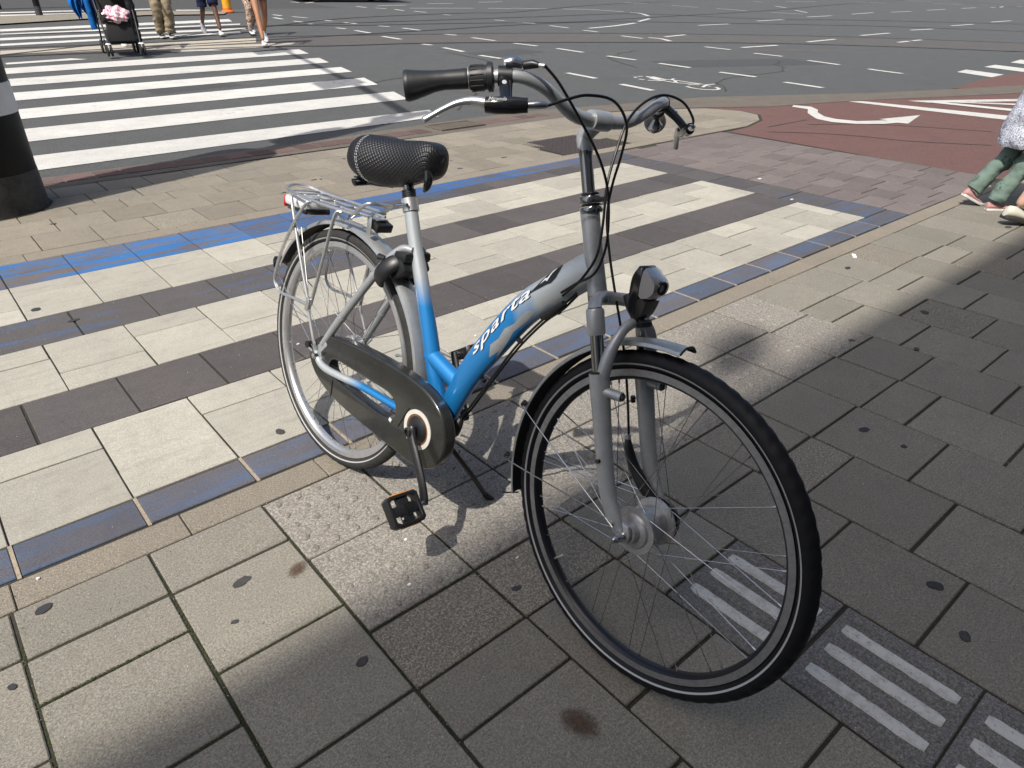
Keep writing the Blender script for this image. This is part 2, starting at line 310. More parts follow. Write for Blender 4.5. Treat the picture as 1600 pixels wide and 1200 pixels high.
GUT_T= [[0.76, 6.34], [2.46, 6.38], [3.25, 6.38], [4.46, 6.54], [5.56, 6.51], [6.15, 6.46], [7.21, 6.26], [8.52, 6.0], [9.36, 5.55], [10.67, 4.84], [11.41, 4.5], [12.28, 4.29], [13.18, 3.83], [13.5, 3.71]]
GUT_B= [[0.74, 5.97], [2.31, 6.04], [3.09, 6.09], [4.1, 6.01], [5.07, 5.93], [5.51, 5.91], [6.37, 6.01], [6.91, 5.74], [7.73, 5.42], [8.42, 4.97], [9.7, 4.59], [10.19, 4.4], [12.19, 3.55]]

ROAD = bpy.data.objects['road']
for a, b in DASH:
    a, b = Vector(a), Vector(b)
    if (a - b).length < .15: continue
    obj('lane_dash', roadpoly(strip_pts(a, b, .115), -.006), M['paint'], ROAD)
for c in CURVES:
    P2 = [Vector((p[0], p[1], 0)) for p in c]; P2 = catmull(P2, 5); L = []
    for i in range(len(P2) - 1): L.append(roadpoly(strip_pts((P2[i].x, P2[i].y), (P2[i + 1].x, P2[i + 1].y), .13), -.006))
    obj('curved_line', mesh_join(L, 'curved_line'), M['paint'], ROAD)
# zebra stripes (near half)
def stripe(x0, y0, x1, y1, w0, w1, sk, m, name='zebra_stripe'):
    obj(name, roadpoly([(x0, y0), (x1, y1), (x1 + sk, y1 + w1), (x0 - .0, y0 + w0)], -.007), m, ROAD)
for k in range(6):
    yl = STRIPES_L[2 * k][1]; yu = STRIPES_L[2 * k + 1][1]
    xr, yr = STRIPES_R[2 * k]; xr2, yr2 = STRIPES_R[2 * k + 1]
    if k == 0: xr, yr, xr2, yr2 = 4.74, 6.80, 4.88, 7.19
    obj('zebra_stripe', roadpoly([(-2.4, yl - (yr - yl) * .5), (xr, yr), (xr2, yr2), (-2.4, yu - (yr2 - yu) * .5)], -.007), M['paint'], ROAD)
for k, q in enumerate(FARSTRIPES):
    obj('zebra_stripe', roadpoly(q, -.007), M['paint_warm'] if k < 2 else M['paint'], ROAD)
for q in FARLINES: obj('stop_line', roadpoly(q, -.003), M['paint'], ROAD)
for q in BLOCKS: obj('give_way_block', roadpoly(q, -.007), M['paint'], ROAD)
fw_ = [(-14, 20.6), (2.62, 20.3), (6.17, 22.2), (8.25, 22.1), (8.67, 22.94), (7.04, 23.7), (2.95, 22.6), (-14, 22.6)]
obj('traffic_island', roadpoly(fw_, .02), M['up_tile'], kind='structure')
for r_ in RAILS:
    P2 = [Vector((p[0], p[1], 0)) for p in r_]
    P2 = catmull(P2, 6); L = []
    P2 = [P2[0] + (P2[0] - P2[1]).normalized() * 14] + P2 if r_ is not RAILS[6] else P2
    V, F = [], []
    for i, p in enumerate(P2):
        t = (P2[min(i + 1, len(P2) - 1)] - P2[max(i - 1, 0)]).normalized(); n = Vector((-t.y, t.x, 0)) * .055
        for q in (p + n, p - n): V.append((q.x, q.y, rz(q.y) - .0055))
        if i: F.append((2 * i - 2, 2 * i - 1, 2 * i + 1, 2 * i))
    obj('tram_rail', mesh('tram_rail', V, F), M['rail'], ROAD)
# worn strip of paler asphalt between the tram rails
def between(A, B, lift, m, name):
    def curve(r_):
        P = catmull([Vector((p[0], p[1], 0)) for p in r_], 8); P = [P[0] + (P[0] - P[1]).normalized() * 14] + P; L = [0]
        for i in range(1, len(P)): L.append(L[-1] + (P[i] - P[i - 1]).length)
        return P, L
    def at(P, L, s):
        s *= L[-1]
        for i in range(1, len(P)):
            if L[i] >= s: return P[i - 1].lerp(P[i], (s - L[i - 1]) / max(1e-6, L[i] - L[i - 1]))
        return P[-1]
    a = curve(A); b = curve(B); V = []; F = []
    for i in range(61):
        for q in (at(*a, i / 60), at(*b, i / 60)): V.append((q.x, q.y, rz(q.y) + lift))
        if i: F.append((2 * i - 2, 2 * i - 1, 2 * i + 1, 2 * i))
    me = mesh(name, V, F)
    obj(name, me, m, ROAD)
between(RAILS[0], RAILS[1], -.009, M['asphalt_old'], 'track_bed')

obj('lane_shade_sheet', roadpoly([(-14, 24.9), (4, 24.75), (13.2, 24.4), (13.6, 41), (-14, 41)], -.0105), M['asphalt_p'], ROAD)  # dark sheet standing in for shade on the far road
# repair patches, sealed cracks and a polished wheel track in the carriageway
rq = random.Random(11)
for cx_, cy_, w_, h_, a_, mk in ((7.2, 8.6, 2.6, .9, .25, 'asphalt_old'), (12.6, 8.2, 3.4, 1.0, -.35, 'asphalt_p'), (9.6, 11.4, 1.6, .8, .1, 'asphalt_p'), (3.2, 10.1, 1.2, .6, .05, 'asphalt_p'), (16, 9.0, 2.4, .7, -.5, 'asphalt_old')):
    P = [(cx_ + (px_ * math.cos(a_) - py_ * math.sin(a_)), cy_ + (px_ * math.sin(a_) + py_ * math.cos(a_))) for px_, py_ in ((-w_ / 2, -h_ / 2), (w_ / 2, -h_ / 2 + .1), (w_ / 2 - .1, h_ / 2), (-w_ / 2 + .05, h_ / 2 - .05))]
    obj('asphalt_patch', roadpoly(P, -.0105), M[mk], ROAD)
for pts in (((5.2, 7.0), (6.4, 8.3), (6.9, 9.6), (8.3, 10.2), (8.6, 12.0)), ((9.3, 6.2), (10.4, 7.0), (12.2, 7.1), (13.6, 8.0)), ((2.2, 9.45), (3.6, 9.5), (5.0, 9.3), (6.8, 9.7)), ((10.2, 8.6), (10.9, 9.9), (12.4, 10.6))):
    c_ = catmull([Vector((p[0], p[1], 0)) for p in pts], 8); V, F = [], []
    for i, p in enumerate(c_):
        p = p + Vector((rq.gauss(0, .03), rq.gauss(0, .03), 0)); t = (c_[min(i + 1, len(c_) - 1)] - c_[max(i - 1, 0)]).normalized(); n = Vector((-t.y, t.x, 0)) * rq.uniform(.006, .016)
        for q in (p + n, p - n): V.append((q.x, q.y, rz(q.y) - .0085))
        if i: F.append((2 * i - 2, 2 * i - 1, 2 * i + 1, 2 * i))
    obj('asphalt_crack', mesh('asphalt_crack', V, F), M['sand'], ROAD)
# ---- bicycle symbol painted on the road
bx0, by0 = 9.47, 7.15
def bsym():
    L = []; c, s = Vector((9.62, 7.95)), Vector((9.62, 6.35))
    def ring(cx, cy, r, w, a0=0, a1=360, sy=1.0):
        n = 26; P = [(cx + math.cos(math.radians(a0 + (a1 - a0) * i / n)) * r, cy + math.sin(math.radians(a0 + (a1 - a0) * i / n)) * r * sy) for i in range(n + 1)]
        for i in range(n):
            if random.random() < .22: continue
            L.append(roadpoly(strip_pts(P[i], P[i + 1], w), -.006))
    ring(9.34, 7.62, .2, .055, 10, 350, 1.25); ring(9.34, 6.62, .2, .055, 0, 350, 1.25)
    for a, b in (((9.34, 7.62), (9.55, 7.3)), ((9.55, 7.3), (9.34, 7.1)), ((9.34, 7.1), (9.34, 7.62)), ((9.62, 6.75), (9.34, 6.62)), ((9.55, 7.3), (9.6, 6.8)), ((9.34, 7.1), (9.6, 6.8)), ((9.62, 6.75), (9.78, 6.72)), ((9.55, 7.35), (9.68, 7.42))):
        L.append(roadpoly(strip_pts(a, b, .05), -.0055))
    L.append(roadpoly(strip_pts((9.5, 7.75), (9.42, 7.45), .16), -.005))
    return mesh_join(L, 'bicycle_symbol')
obj('bicycle_symbol', bsym(), M['paint'], ROAD)

# ---- red cycle path
red = [(6.46, 1.72), (6.56, 4.27), (6.99, 4.3), (7.47, 4.44), (7.80, 4.68), (7.90, 4.98), (7.73, 5.42), (8.42, 4.97), (9.70, 4.59), (10.19, 4.40), (12.19, 3.55), (16, 2.2), (22, 1.0), (22, -8), (14, -8), (8.6, -.4)]
RED = sheet('cycle_path', red, -.007, M['red'], kind='structure')
sheet('cycle_path_corner', REDTRI, -.006, M['red'], RED)
def ear(poly, z, name, m, parent):
    me = mesh(name, [(x, y, z) for x, y in poly], [tuple(range(len(poly)))])
    bm = bmesh.new(); bm.from_mesh(me); bmesh.ops.triangulate(bm, faces=bm.faces[:], ngon_method='EAR_CLIP')
    for f in bm.faces:
        if f.normal.z < 0: f.normal_flip()
    bm.to_mesh(me); bm.free(); return obj(name, me, m, parent)
ear(ARROW, -.003, 'painted_arrow', M['paint'], RED)
for i, q in enumerate(REDLINES): ear(q, -.003 + .0006 * i, 'painted_line', M['paint'], RED)
for q in REDCRACK:
    P2 = catmull([Vector((p[0], p[1], 0)) for p in q], 6)
    V, F = [], []
    for i, p in enumerate(P2):
        t = (P2[min(i + 1, len(P2) - 1)] - P2[max(i - 1, 0)]).normalized(); n = Vector((-t.y, t.x, 0)) * .009
        for k in (p + n, p - n): V.append((k.x, k.y, -.0045))
        if i: F.append((2 * i - 2, 2 * i - 1, 2 * i + 1, 2 * i))
    obj('asphalt_seam', mesh('asphalt_seam', V, F), M['sand'], RED)

# ---- pavement
def noseline():
    return [(6.99, 4.3), (7.47, 4.44), (7.80, 4.68), (7.90, 4.98), (7.73, 5.42)]
pav = [(-30, -3), (7.9, -3), (8.3, -.2), (6.46, 1.62), (6.46, 4.3)] + noseline() + [(7.2, 5.72), (6.37, 5.98), (5.07, 5.95), (-30, 5.97)]
PAV = ear(pav, -.0065, 'pavement', M['sand'], None); PAV['kind'] = 'structure'
gut_hi = [(-30, 6.36), (.76, 6.36), (2.46, 6.38), (3.25, 6.42), (4.46, 6.52), (5.56, 6.51), (6.15, 6.46), (7.21, 6.26), (8.52, 6.0), (9.36, 5.55), (10.67, 4.84), (12.28, 4.2), (14, 3.6), (16, 3.1), (24, 1.6)]
gut_lo = [(-30, 5.97), (.74, 5.97), (2.31, 6.0), (3.09, 6.0), (4.1, 5.98), (5.07, 5.95), (5.6, 5.96), (6.37, 5.98), (7.2, 5.72), (7.73, 5.42), (8.42, 4.97), (9.7, 4.59), (12.19, 3.55), (16, 2.2), (24, .8)]
V = []; F = []
for i, (a, b) in enumerate(zip(gut_hi, gut_lo)):
    V += [(a[0], a[1], rz(a[1]) - .0035), (b[0], b[1], -.0035)]
    if i: F.append((2 * i - 2, 2 * i - 1, 2 * i + 1, 2 * i))
GUT = obj('gutter', mesh('gutter', V, F), M['gutter'], kind='structure')
_tc = {}
def tile(parent, x0, x1, y0, y1, mk, gap=.006, name='paving_tile', z=0., jit=1., h=.022, bv=.0025, rot=None):
    w = round(x1 - x0 - gap, 3); d = round(y1 - y0 - gap, 3)
    key = (w, d, mk, h)
    if key not in _tc:
        V_, F_ = boxVF((0, 0, -h / 2), (w, d, h)); me = mesh(name, V_, F_)
        bm = bmesh.new(); bm.from_mesh(me)
        ed = [e for e in bm.edges if all(v.co.z > -.001 for v in e.verts)] + [e for e in bm.edges if abs(e.verts[0].co.z - e.verts[1].co.z) > .005]
        bmesh.ops.bevel(bm, geom=ed, offset=bv, segments=1, affect='EDGES', clamp_overlap=True)
        bmesh.ops.recalc_face_normals(bm, faces=bm.faces)
        bm.to_mesh(me); bm.free(); me.materials.append(M[mk]); _tc[key] = me
    o = bpy.data.objects.new(name, _tc[key])
    o.location = ((x0 + x1) / 2 + random.uniform(-1, 1) * .0012 * jit, (y0 + y1) / 2 + random.uniform(-1, 1) * .0012 * jit, z + random.uniform(-1, 1) * .0012 * jit)
    o.rotation_euler = (random.uniform(-1, 1) * .0035 * jit, random.uniform(-1, 1) * .0035 * jit, (random.uniform(-1, 1) * .0025 * jit) if rot is None else rot)
    lnk(o, parent); return o
# foreground: columns 0.302 wide, each with its own joints
PX0 = -.4353; PW = .302
SPL = {-2: [1.625, 1.34, 1.04, .74], -1: [1.625, 1.33, 1.18, .88, .58], 0: [1.625, 1.458, 1.166, .864, .56], 1: [1.625, 1.447, 1.306, 1.004, .70, .4], 2: [1.625, 1.442, 1.149, .850, .55, .25],
       3: [1.625, 1.338, 1.038, .844, .695, .395, .095], 4: [1.625, 1.338, 1.039, .842, .535, .236, -.06], 5: [1.625, 1.338, 1.039, .835, .680], 6: [1.625, 1.338, 1.04, .825, .519, .221, -.08, -.38],
       7: [1.625, 1.338, 1.04, .808, .661, .361, .061, -.24], 8: [1.625, 1.338, 1.04, .802, .499, .2, -.1, -.4], 9: [1.625, 1.338, 1.04, .791, .640, .34, .04, -.26],
       10: [1.625, 1.325, 1.029, .783, .48, .18, -.12, -.42], 11: [1.625, 1.367, 1.216, .921, .619, .32, .02, -.28], 12: [1.625, 1.365, 1.056, .757, .457, .157, -.143, -.443],
       13: [1.625, 1.341, 1.198, .90, .6, .3, 0, -.3], 14: [1.625, 1.345, 1.04, .745, .44, .14, -.16], 15: [1.625, 1.335, 1.184, .889, .59, .29, -.01, -.31], 16: [1.625, 1.325, 1.018, .72, .42, .12, -.18]}
rg = random.Random(3)
for k in range(-2, 25):
    x0 = PX0 + PW * k; x1 = x0 + PW
    s = SPL.get(k)
    if s is None:
        y = 1.625; s = [y]; first = rg.choice([.29, .44])
        while y > -.35: y -= first; first = .3; s.append(y)
    for a, b in zip(s[:-1], s[1:]):
        if k > 18 and (b + a) / 2 < -.0 : continue
        tact = 3 <= k <= 10 and b > 1.02 and a <= 1.63
        mk = 'tact' if tact else ('tile_rough' if rg.random() < .12 else 'tile')
        if x1 > 6.4 and x0 + .3 > 6.46 + (1.62 - b): continue
        tile(PAV, x0, x1, b, a, mk, .008, 'tactile_tile' if tact else 'paving_tile')
        if tact:
            o = bpy.data.objects[-1] if False else None
# truncated bumps: one joined part per tactile tile
def bumps(x0, x1, y0, y1):
    L = []; nx, ny = 5, 5
    for i in range(nx):
        for j in range(ny):
            cx = x0 + .032 + (x1 - x0 - .064) * i / (nx - 1); cy = y0 + .03 + (y1 - y0 - .06) * j / (ny - 1)
            hgt = .0042 * rg.uniform(.5, 1.)
            L.append(lathe([(.0145, -.001), (.0125, hgt * .6), (.0085, hgt), (.0001, hgt)], 10, (cx, cy, 0), 'Z'))
    return joinVF(L)
for k in range(3, 11):
    x0 = PX0 + PW * k
    for y1_, y0_ in ((1.625, 1.338), (1.338, 1.038)):
        me = mesh('bumps', *bumps(x0, x0 + PW, y0_, y1_)); autosmooth(me, 50); obj('bumps', me, M['tact'], PAV, kind='stuff')
# ribbed guidance tiles, column 5
mr, ntr, br = mat('worn_white_rib'); Pp = gpos(ntr)
cc = mixc(ntr, ramp(ntr, noise(ntr, Pp, 40, 6, .7), [(.46, 0.), (.62, 1.)]), (.56, .55, .51), (.43, .42, .39))
cc = mixc(ntr, ramp(ntr, noise(ntr, Pp, 130, 4, .7), [(.58, 0.), (.72, 1.)]), cc, (.14, .14, .135)); ntr.links.new(cc, br.inputs[0]); br.inputs['Roughness'].default_value = .8
bump(ntr, br, noise(ntr, Pp, 120, 4), .6, .003); M['rib_white'] = mr
for y1_ in (.680, .378, .081, -.221):
    x0 = PX0 + PW * 5; y0_ = y1_ - .300
    t = tile(PAV, x0, x0 + PW, y0_, y1_, 'tact_dark', .008, 'guidance_tile', rot=0)
    t.location = (x0 + PW / 2, (y0_ + y1_) / 2, 0)
    def rib(cx, ya, yb, w, hgt, n=14):
        pts = []
        for s_, sx in ((0, -1), (1, 1)):
            for i in range(n + 1):
                yy = ya + (yb - ya) * (i / n if s_ == 0 else 1 - i / n)
                e = w / 2 * (1 - .25 * (i in (0, n)))
                pts.append((cx + sx * (e + rg.uniform(-1, 1) * .0012), yy))
        v, f = prismVF(pts, -.002, hgt); n_ = len(pts)
        for i in range(n_, 2 * n_): v[i].x = cx + (v[i].x - cx) * .8
        return v, f
    cxm = x0 + PW / 2; ym = (y0_ + y1_) / 2
    for i, (dx, wv) in enumerate(((1.1455, .032), (1.2245, .034), (1.3015, .033))):
        me = mesh('painted_rib', *rib(dx - cxm, -.123, .122, wv, .0045)); fixn(me)
        obj('painted_rib', me, M['rib_white'], t)
    L = [rib(dx - cxm, -.136, .136, .022, .0035) for dx in (1.107, 1.185, 1.263, 1.341)]
    me = mesh('bare_ribs', *joinVF(L)); fixn(me); obj('bare_ribs', me, M['tact_dark'], t)
# kerb band between border and field
for i in range(-5, 20):
    x0 = i * .4 - .12
    if x0 > 6.0: break
    tile(PAV, x0, x0 + .4, 1.625, 1.732, 'kerb', .003, 'kerb_stone', jit=.5)
# zebra-patterned paving
BP = .3045; BX0 = .207
XR = 4.587
for k in range(-6, 15):
    x0 = BX0 + BP * k; x1 = min(x0 + BP, XR)
    if x1 - x0 < .05: continue
    ev = (k % 2 == 0)
    # k=0 is the column .207-.51
    for (ya, yb, sp) in ((1.885, 2.362, 2.047 if ev else 2.210), (2.683, 3.153, 2.843 if ev else 3.000), (3.468, 3.945, 3.63 if not ev else 3.788)):
        tile(PAV, x0, x1, ya, sp, 'white_tile', .005, 'white_paver', bv=.0018); tile(PAV, x0, x1, sp, yb, 'white_tile', .005, 'white_paver', bv=.0018)
    tile(PAV, x0, x1, 1.738, 1.885, 'blue_border', .012, 'border_paver')
    mk = 'blue_strong' if x1 < 1.5 else 'streak' if x1 < 2.5 else ('dark_tile2' if x1 < 3.0 else 'dark_tile')
    tile(PAV, x0, x1, 3.945, 4.135, mk, .005, 'border_paver'); tile(PAV, x0, x1, 4.135, 4.322, 'streak' if 2.3 < x0 < 4.4 else mk, .005, 'border_paver')
for k in range(-7, 16):
    x0 = .057 + BP * k; x1 = min(x0 + BP, XR)
    if x1 - x0 < .05: continue
    tile(PAV, x0, x1, 2.362, 2.683, 'dark_tile', .007, 'dark_paver')
    tile(PAV, x0, x1, 3.153, 3.468, 'dark_tile2' if x0 < 2 else 'dark_tile', .006, 'dark_paver')
y = 1.738
for i, hgt in enumerate([.147, .305, .305, .305, .305, .305, .305, .305, .305]):
    tile(PAV, XR, XR + .305, y, min(y + hgt, 4.322), 'blue_border' if i < 2 else 'dark_tile2', .006, 'border_paver'); y += hgt
    if y > 4.3: break
# light mortar in the border joints
L = [boxVF((BX0 + BP * k, 1.811, -.006), (.0095, .15, .008)) for k in range(-6, 15)]
obj('mortar', mesh('mortar', *joinVF(L)), M['joint_light'], PAV)
# brick field to the right of the zebra paving
for i in range(6):
    x0 = 4.895 + .262 * i; off = rg.uniform(0, .2)
    y = 1.738 - off
    while y < 4.27:
        a = max(y, 1.738); b = min(y + .205, 4.28)
        if b - a > .04: tile(PAV, x0, min(x0 + .262, 6.46), a, b, 'plaza', .006, 'paving_brick', bv=.003)
        y += .205
# strip and tiles of the far footway
for i in range(-5, 20):
    x0 = i * .4 - .05
    if x0 > 6.6: break
    tile(PAV, x0, x0 + .4, 4.325, 4.462, 'kerb', .003, 'kerb_stone', jit=.5)
def innose(x, y): return x < 6.6 or (y < 5.9 - (x - 6.6) * .35 and y > 4.35 + max(0, x - 7.0) * .35 and x < 7.75)
rows = [(4.465, 4.80), (4.80, 5.113), (5.113, 5.34), (5.34, 5.645), (5.645, 5.95)]
for ri, (ya, yb) in enumerate(rows):
    off = (.142, -.01, .145, .0, .15)[ri]; k = -8
    while True:
        x0 = off + .3045 * k; k += 1
        if x0 > 7.6: break
        if not innose(x0 + .3, yb): continue
        if not innose(x0, ya): continue
        if 4.42 < x0 + .15 < 5.22 and ya > 4.4 and yb < 5.2 : continue
        tile(PAV, x0, x0 + .3045, ya, yb, 'up_tile' if rg.random() < .8 else 'tile_rough', .006, 'paving_tile')
# nose fill (tan edge) 
nz = [(6.5, 4.33), (6.99, 4.33), (7.45, 4.47), (7.77, 4.7), (7.86, 4.98), (7.7, 5.38), (7.2, 5.66), (6.5, 5.9)]
ear(nz, -.004, 'island_edge', M['up_tile'], PAV)
# inspection cover
cv = [(4.444, 4.47), (5.20, 4.47), (5.20, 5.10), (4.444, 5.10)]
me = mesh('cover', *prismVF([(a - 4.82, b - 4.79) for a, b in cv], -.03, -.001)); COV = obj('inspection_cover', me, M['iron'], PAV, loc=(4.82, 4.79, 0))
L = [boxVF((-.36 + .03 * i, -.295 + .03 * j, -.0005), (.019, .009, .004), Matrix.Rotation(math.pi / 4 * (1 if (i + j) % 2 else -1), 3, 'Z')) for i in range(25) for j in range(20)]
obj('cover_tread', mesh('cover_tread', *joinVF(L)), M['iron'], COV, kind='stuff')
# gutter bricks
i = 0; x = -3.0
while x < 7.0:
    yb = 6.10 if x < 4.2 else 6.12 - .0; z_ = .002
    if x > 4.95: yb = 6.13 - (x - 4.95) * .0
    if x > 5.8: break
    if not (4.22 < x + .1 < 4.86): tile(GUT, x, x + .205, yb, yb + .22, 'brick_red', .016, 'gutter_brick', z=z_)
    x += .205; i += 1
# drain grate
GR = obj('drain_grate', mesh('drain_grate', *joinVF([boxVF((0, .15, 0), (.56, .02, .02)), boxVF((0, -.15, 0), (.56, .02, .02)), boxVF((-.27, 0, 0), (.02, .28, .02)), boxVF((.27, 0, 0), (.02, .28, .02))] + [boxVF((-.24 + .04 * i, 0, -.002), (.016, .29, .016), Matrix.Rotation(.25, 3, 'Z')) for i in range(13)])), M['gutter'], GUT, loc=(4.55, 6.24, .004))
# gum, stains, scraps
gums = [(-.073, 1.585, .016), (.313, 1.373, .017), (.252, 1.261, .007), (.419, .978, .012), (.811, .923, .010), (.669, 1.938, .016), (2.148, .713, .016), (2.15, .585, .010), (1.489, .162, .014), (3.312, .997, .018), (3.599, 1.502, .017), (5.066, 1.224, .02), (.258, 3.574, .02), (.359, 3.337, .016), (1.60, .27, .016), (-.165, 1.39, .008), (2.9, .86, .012), (3.9, .6, .015), (2.6, .3, .014)]
for s_ in range(5): gums.append((rg.uniform(1.5, 6.3), rg.uniform(-.2, 4.2), rg.uniform(.005, .014)))
for s_ in range(8): gums.append((rg.uniform(-.1, 6.0), rg.uniform(4.6, 5.8), rg.uniform(.008, .022)))
def blot(cx, cy, r, z, m, name, el=1.0, n=14):
    ph = rg.uniform(0, 6); P = []
    for i in range(n):
        th = 2 * math.pi * i / n; q = r * (1 + .18 * math.sin(2 * th + ph) + rg.uniform(-.12, .12)); P.append((cx + q * math.cos(th) * el, cy + q * math.sin(th) / el))
    v, f = prismVF(P, z - .004, z); obj(name, fixn(mesh(name, v, f)), m, PAV)
for x, y, r in gums: blot(x, y, r, .0022, M['gum' if rg.random() < .5 else 'gum2'], 'gum_spot', rg.uniform(.8, 1.3))
for x, y, r in ((-.063, 1.702, .004), (.62, 1.1, .004), (.70, 1.24, .004), (4.62, 2.42, .010), (4.98, 2.9, .013), (1.0, 2.5, .006), (.88, 1.0, .004), (1.6, 2.1, .005)): blot(x, y, r, .004, M['litter'], 'paper_scrap', 1.2, 7)
tb = boxVF((0, 0, .004), (.055, .02, .006), Matrix.Rotation(.6, 3, 'Z')); obj('cigarette_end', mesh('cigarette_end', *tb), M['litter'], PAV, loc=(3.80, 1.57, 0))
# soft brown stains as thin dried films
mst, nts, bst = mat('dried_stain'); tc = opos(nts); ln = N(nts, 'ShaderNodeVectorMath', operation='LENGTH'); nts.links.new(tc, ln.inputs[0])
al = mth(nts, 'SUBTRACT', 1.0, mth(nts, 'ADD', ln.outputs['Value'], mth(nts, 'MULTIPLY', mth(nts, 'SUBTRACT', noise(nts, tc, 3, 4), .5), .9)), True)
al = mth(nts, 'MULTIPLY', al, 1.1, True); nts.links.new(al, bst.inputs['Alpha']); bst.inputs['Base Color'].default_value = (.085, .05, .028, 1); bst.inputs['Roughness'].default_value = .8
for x, y, sx, sy, a in ((.435, 1.324, .035, .022, .5), (.674, .573, .034, .05, .3), (.6, .20, .2, .1, 0)):
    me = mesh('dried_stain', [(math.cos(t) * 1.3, math.sin(t) * 1.3, 0) for t in [i * .3927 for i in range(16)]], [tuple(range(16))])
    if sx > .1: continue
    o = obj('dried_stain', me, mst, PAV, loc=(x, y, .0028)); o.scale = (sx, sy, 1); o.rotation_euler = (0, 0, a)
# moss tufts along wide joints of the foreground
mo, ntm, bmo = mat('moss'); bmo.inputs['Base Color'].default_value = (.045, .06, .014, 1); bmo.inputs['Roughness'].default_value = 1
L = []
def mossline(xa, ya, xb, yb, n):
    for i in range(n):
        t = rg.random(); c = Vector((xa + (xb - xa) * t + rg.gauss(0, .0022), ya + (yb - ya) * t + rg.gauss(0, .0022), -.003))
        r = rg.uniform(.0012, .0032)
        v = [c + Vector((rg.uniform(-1, 1) * r, rg.uniform(-1, 1) * r, rg.uniform(.0, 1.2) * r)) for _ in range(3)]
        L.append((v, [(0, 1, 2)]))
for k, n in ((1, 900), (2, 1400), (3, 900), (4, 500), (0, 300)): mossline(PX0 + PW * k, .7, PX0 + PW * k, 1.5, n)
mossline(-.13, 1.306, .167, 1.306, 900); mossline(-.13, 1.006, .167, 1.0, 400); mossline(.17, 1.149, .47, 1.149, 500); mossline(.47, 1.038, .77, 1.038, 300); mossline(-.43, 1.46, -.13, 1.46, 200)
obj('joint_moss', mesh('joint_moss', *joinVF(L)), mo, PAV, kind='stuff')

# grit and crumbs lying on the slabs and in the joints
def grit(n, m, name, lo, hi):
    L = []
    for i in range(n):
        if rg.random() < .5: x, y = rg.uniform(-.4, 3.4), rg.uniform(-.2, 1.72)
        else: x, y = rg.uniform(-.3, 6), rg.uniform(.2, 5.8)
        if rg.random() < .35 and y < 1.62: x = PX0 + PW * round((x - PX0) / PW) + rg.gauss(0, .006)
        r = rg.uniform(lo, hi) ; c = Vector((x, y, .0015)); p = [c + Vector((math.cos(t) * r, math.sin(t) * r, 0)) for t in (rg.random(), 2 + rg.random(), 4 + rg.random())] + [c + Vector((0, 0, r * 1.1))]
        L.append((p, [(0, 2, 1), (0, 1, 3), (1, 2, 3), (2, 0, 3)]))
    obj(name, mesh(name, *joinVF(L)), m, PAV, kind='stuff')
grit(2600, M['litter'], 'pale_grit', .0006, .0016); grit(2600, M['gum'], 'dark_grit', .0007, .002); grit(1400, M['kerb'], 'sand_grains', .0008, .0022)

# mortar collar round the column foot
V = []; F = []
for i in range(48):
    a_ = 2 * math.pi * i / 48
    for r_ in (.30, .352 + rg.uniform(-.006, .008)): V.append((.352 + r_ * math.cos(a_), 5.60 + r_ * math.sin(a_), .0035))
for i in range(48): j = (i + 1) % 48; F.append((2 * i, 2 * i + 1, 2 * j + 1, 2 * j))
me = mesh('mortar_collar', V, F)
if me.polygons[0].normal.z < 0: me.flip_normals()
obj('mortar_collar', me, M['sand'], PAV)

# ================================================================ BICYCLE
BM = Matrix(((0.085508, 0.973698, 0.211187), (-0.996337, 0.083331, 0.019205), (0.001101, -0.212056, 0.977257)))
RC = Vector((0.805839, 1.699968, 0.342472))
SM_ = Matrix(((0.9973978, 0.07208686, -0.00105136), (-0.07208686, 0.99697303, -0.02912498), (-0.00105136, 0.02912498, 0.99957522)))
FCL = Vector((1.068325, -.003887, -.000057))
OFS = Vector((.5, 0, -.35))
def FR(p): return FCL + SM_ @ Vector(p)           # steering coordinates -> frame coordinates
def FRV(VF): return [FR(v) for v in VF[0]], VF[1]
BIKE_ = bpy.data.objects.new('bicycle', None); COL.objects.link(BIKE_); BIKE_.empty_display_size = .2
BIKE_.matrix_world = Matrix.Translation(RC + BM @ OFS) @ BM.to_4x4()
BIKE_['label'] = 'blue and silver step-through city bicycle leaning on its kickstand in the foreground'; BIKE_['category'] = 'bicycle'
def bp_(name, VF, m, parent=None, smooth=True, bw=0, seg=2, ang=35, st=False, **kw):
    if st: VF = FRV(VF)
    me = mesh(name, *VF); fixn(me)
    if bw: bev(me, bw, seg)
    elif smooth: autosmooth(me, ang)
    o = obj(name, me, m, parent if parent is not None else BIKE_, **kw)
    if parent is None: o.location = -OFS
    return o
def tube(name, P, r, m, parent=None, n=14, sub=5, st=False, **kw):
    if isinstance(r, (list, tuple)) and len(r) == len(P) and sub > 1:
        rr = lerp_list([Vector(q) if isinstance(q, (tuple, list)) and len(q) > 1 else q for q in [(x if not isinstance(x, (tuple, list)) else (*x, 0)) for x in r]], sub)
        rr = [tuple(q)[:2] if isinstance(q, Vector) else q for q in rr]
    else: rr = r
    path = catmull(P, sub) if sub > 1 else P
    return bp_(name, sweepVF(path, rr, n), m, parent, st=st, **kw)
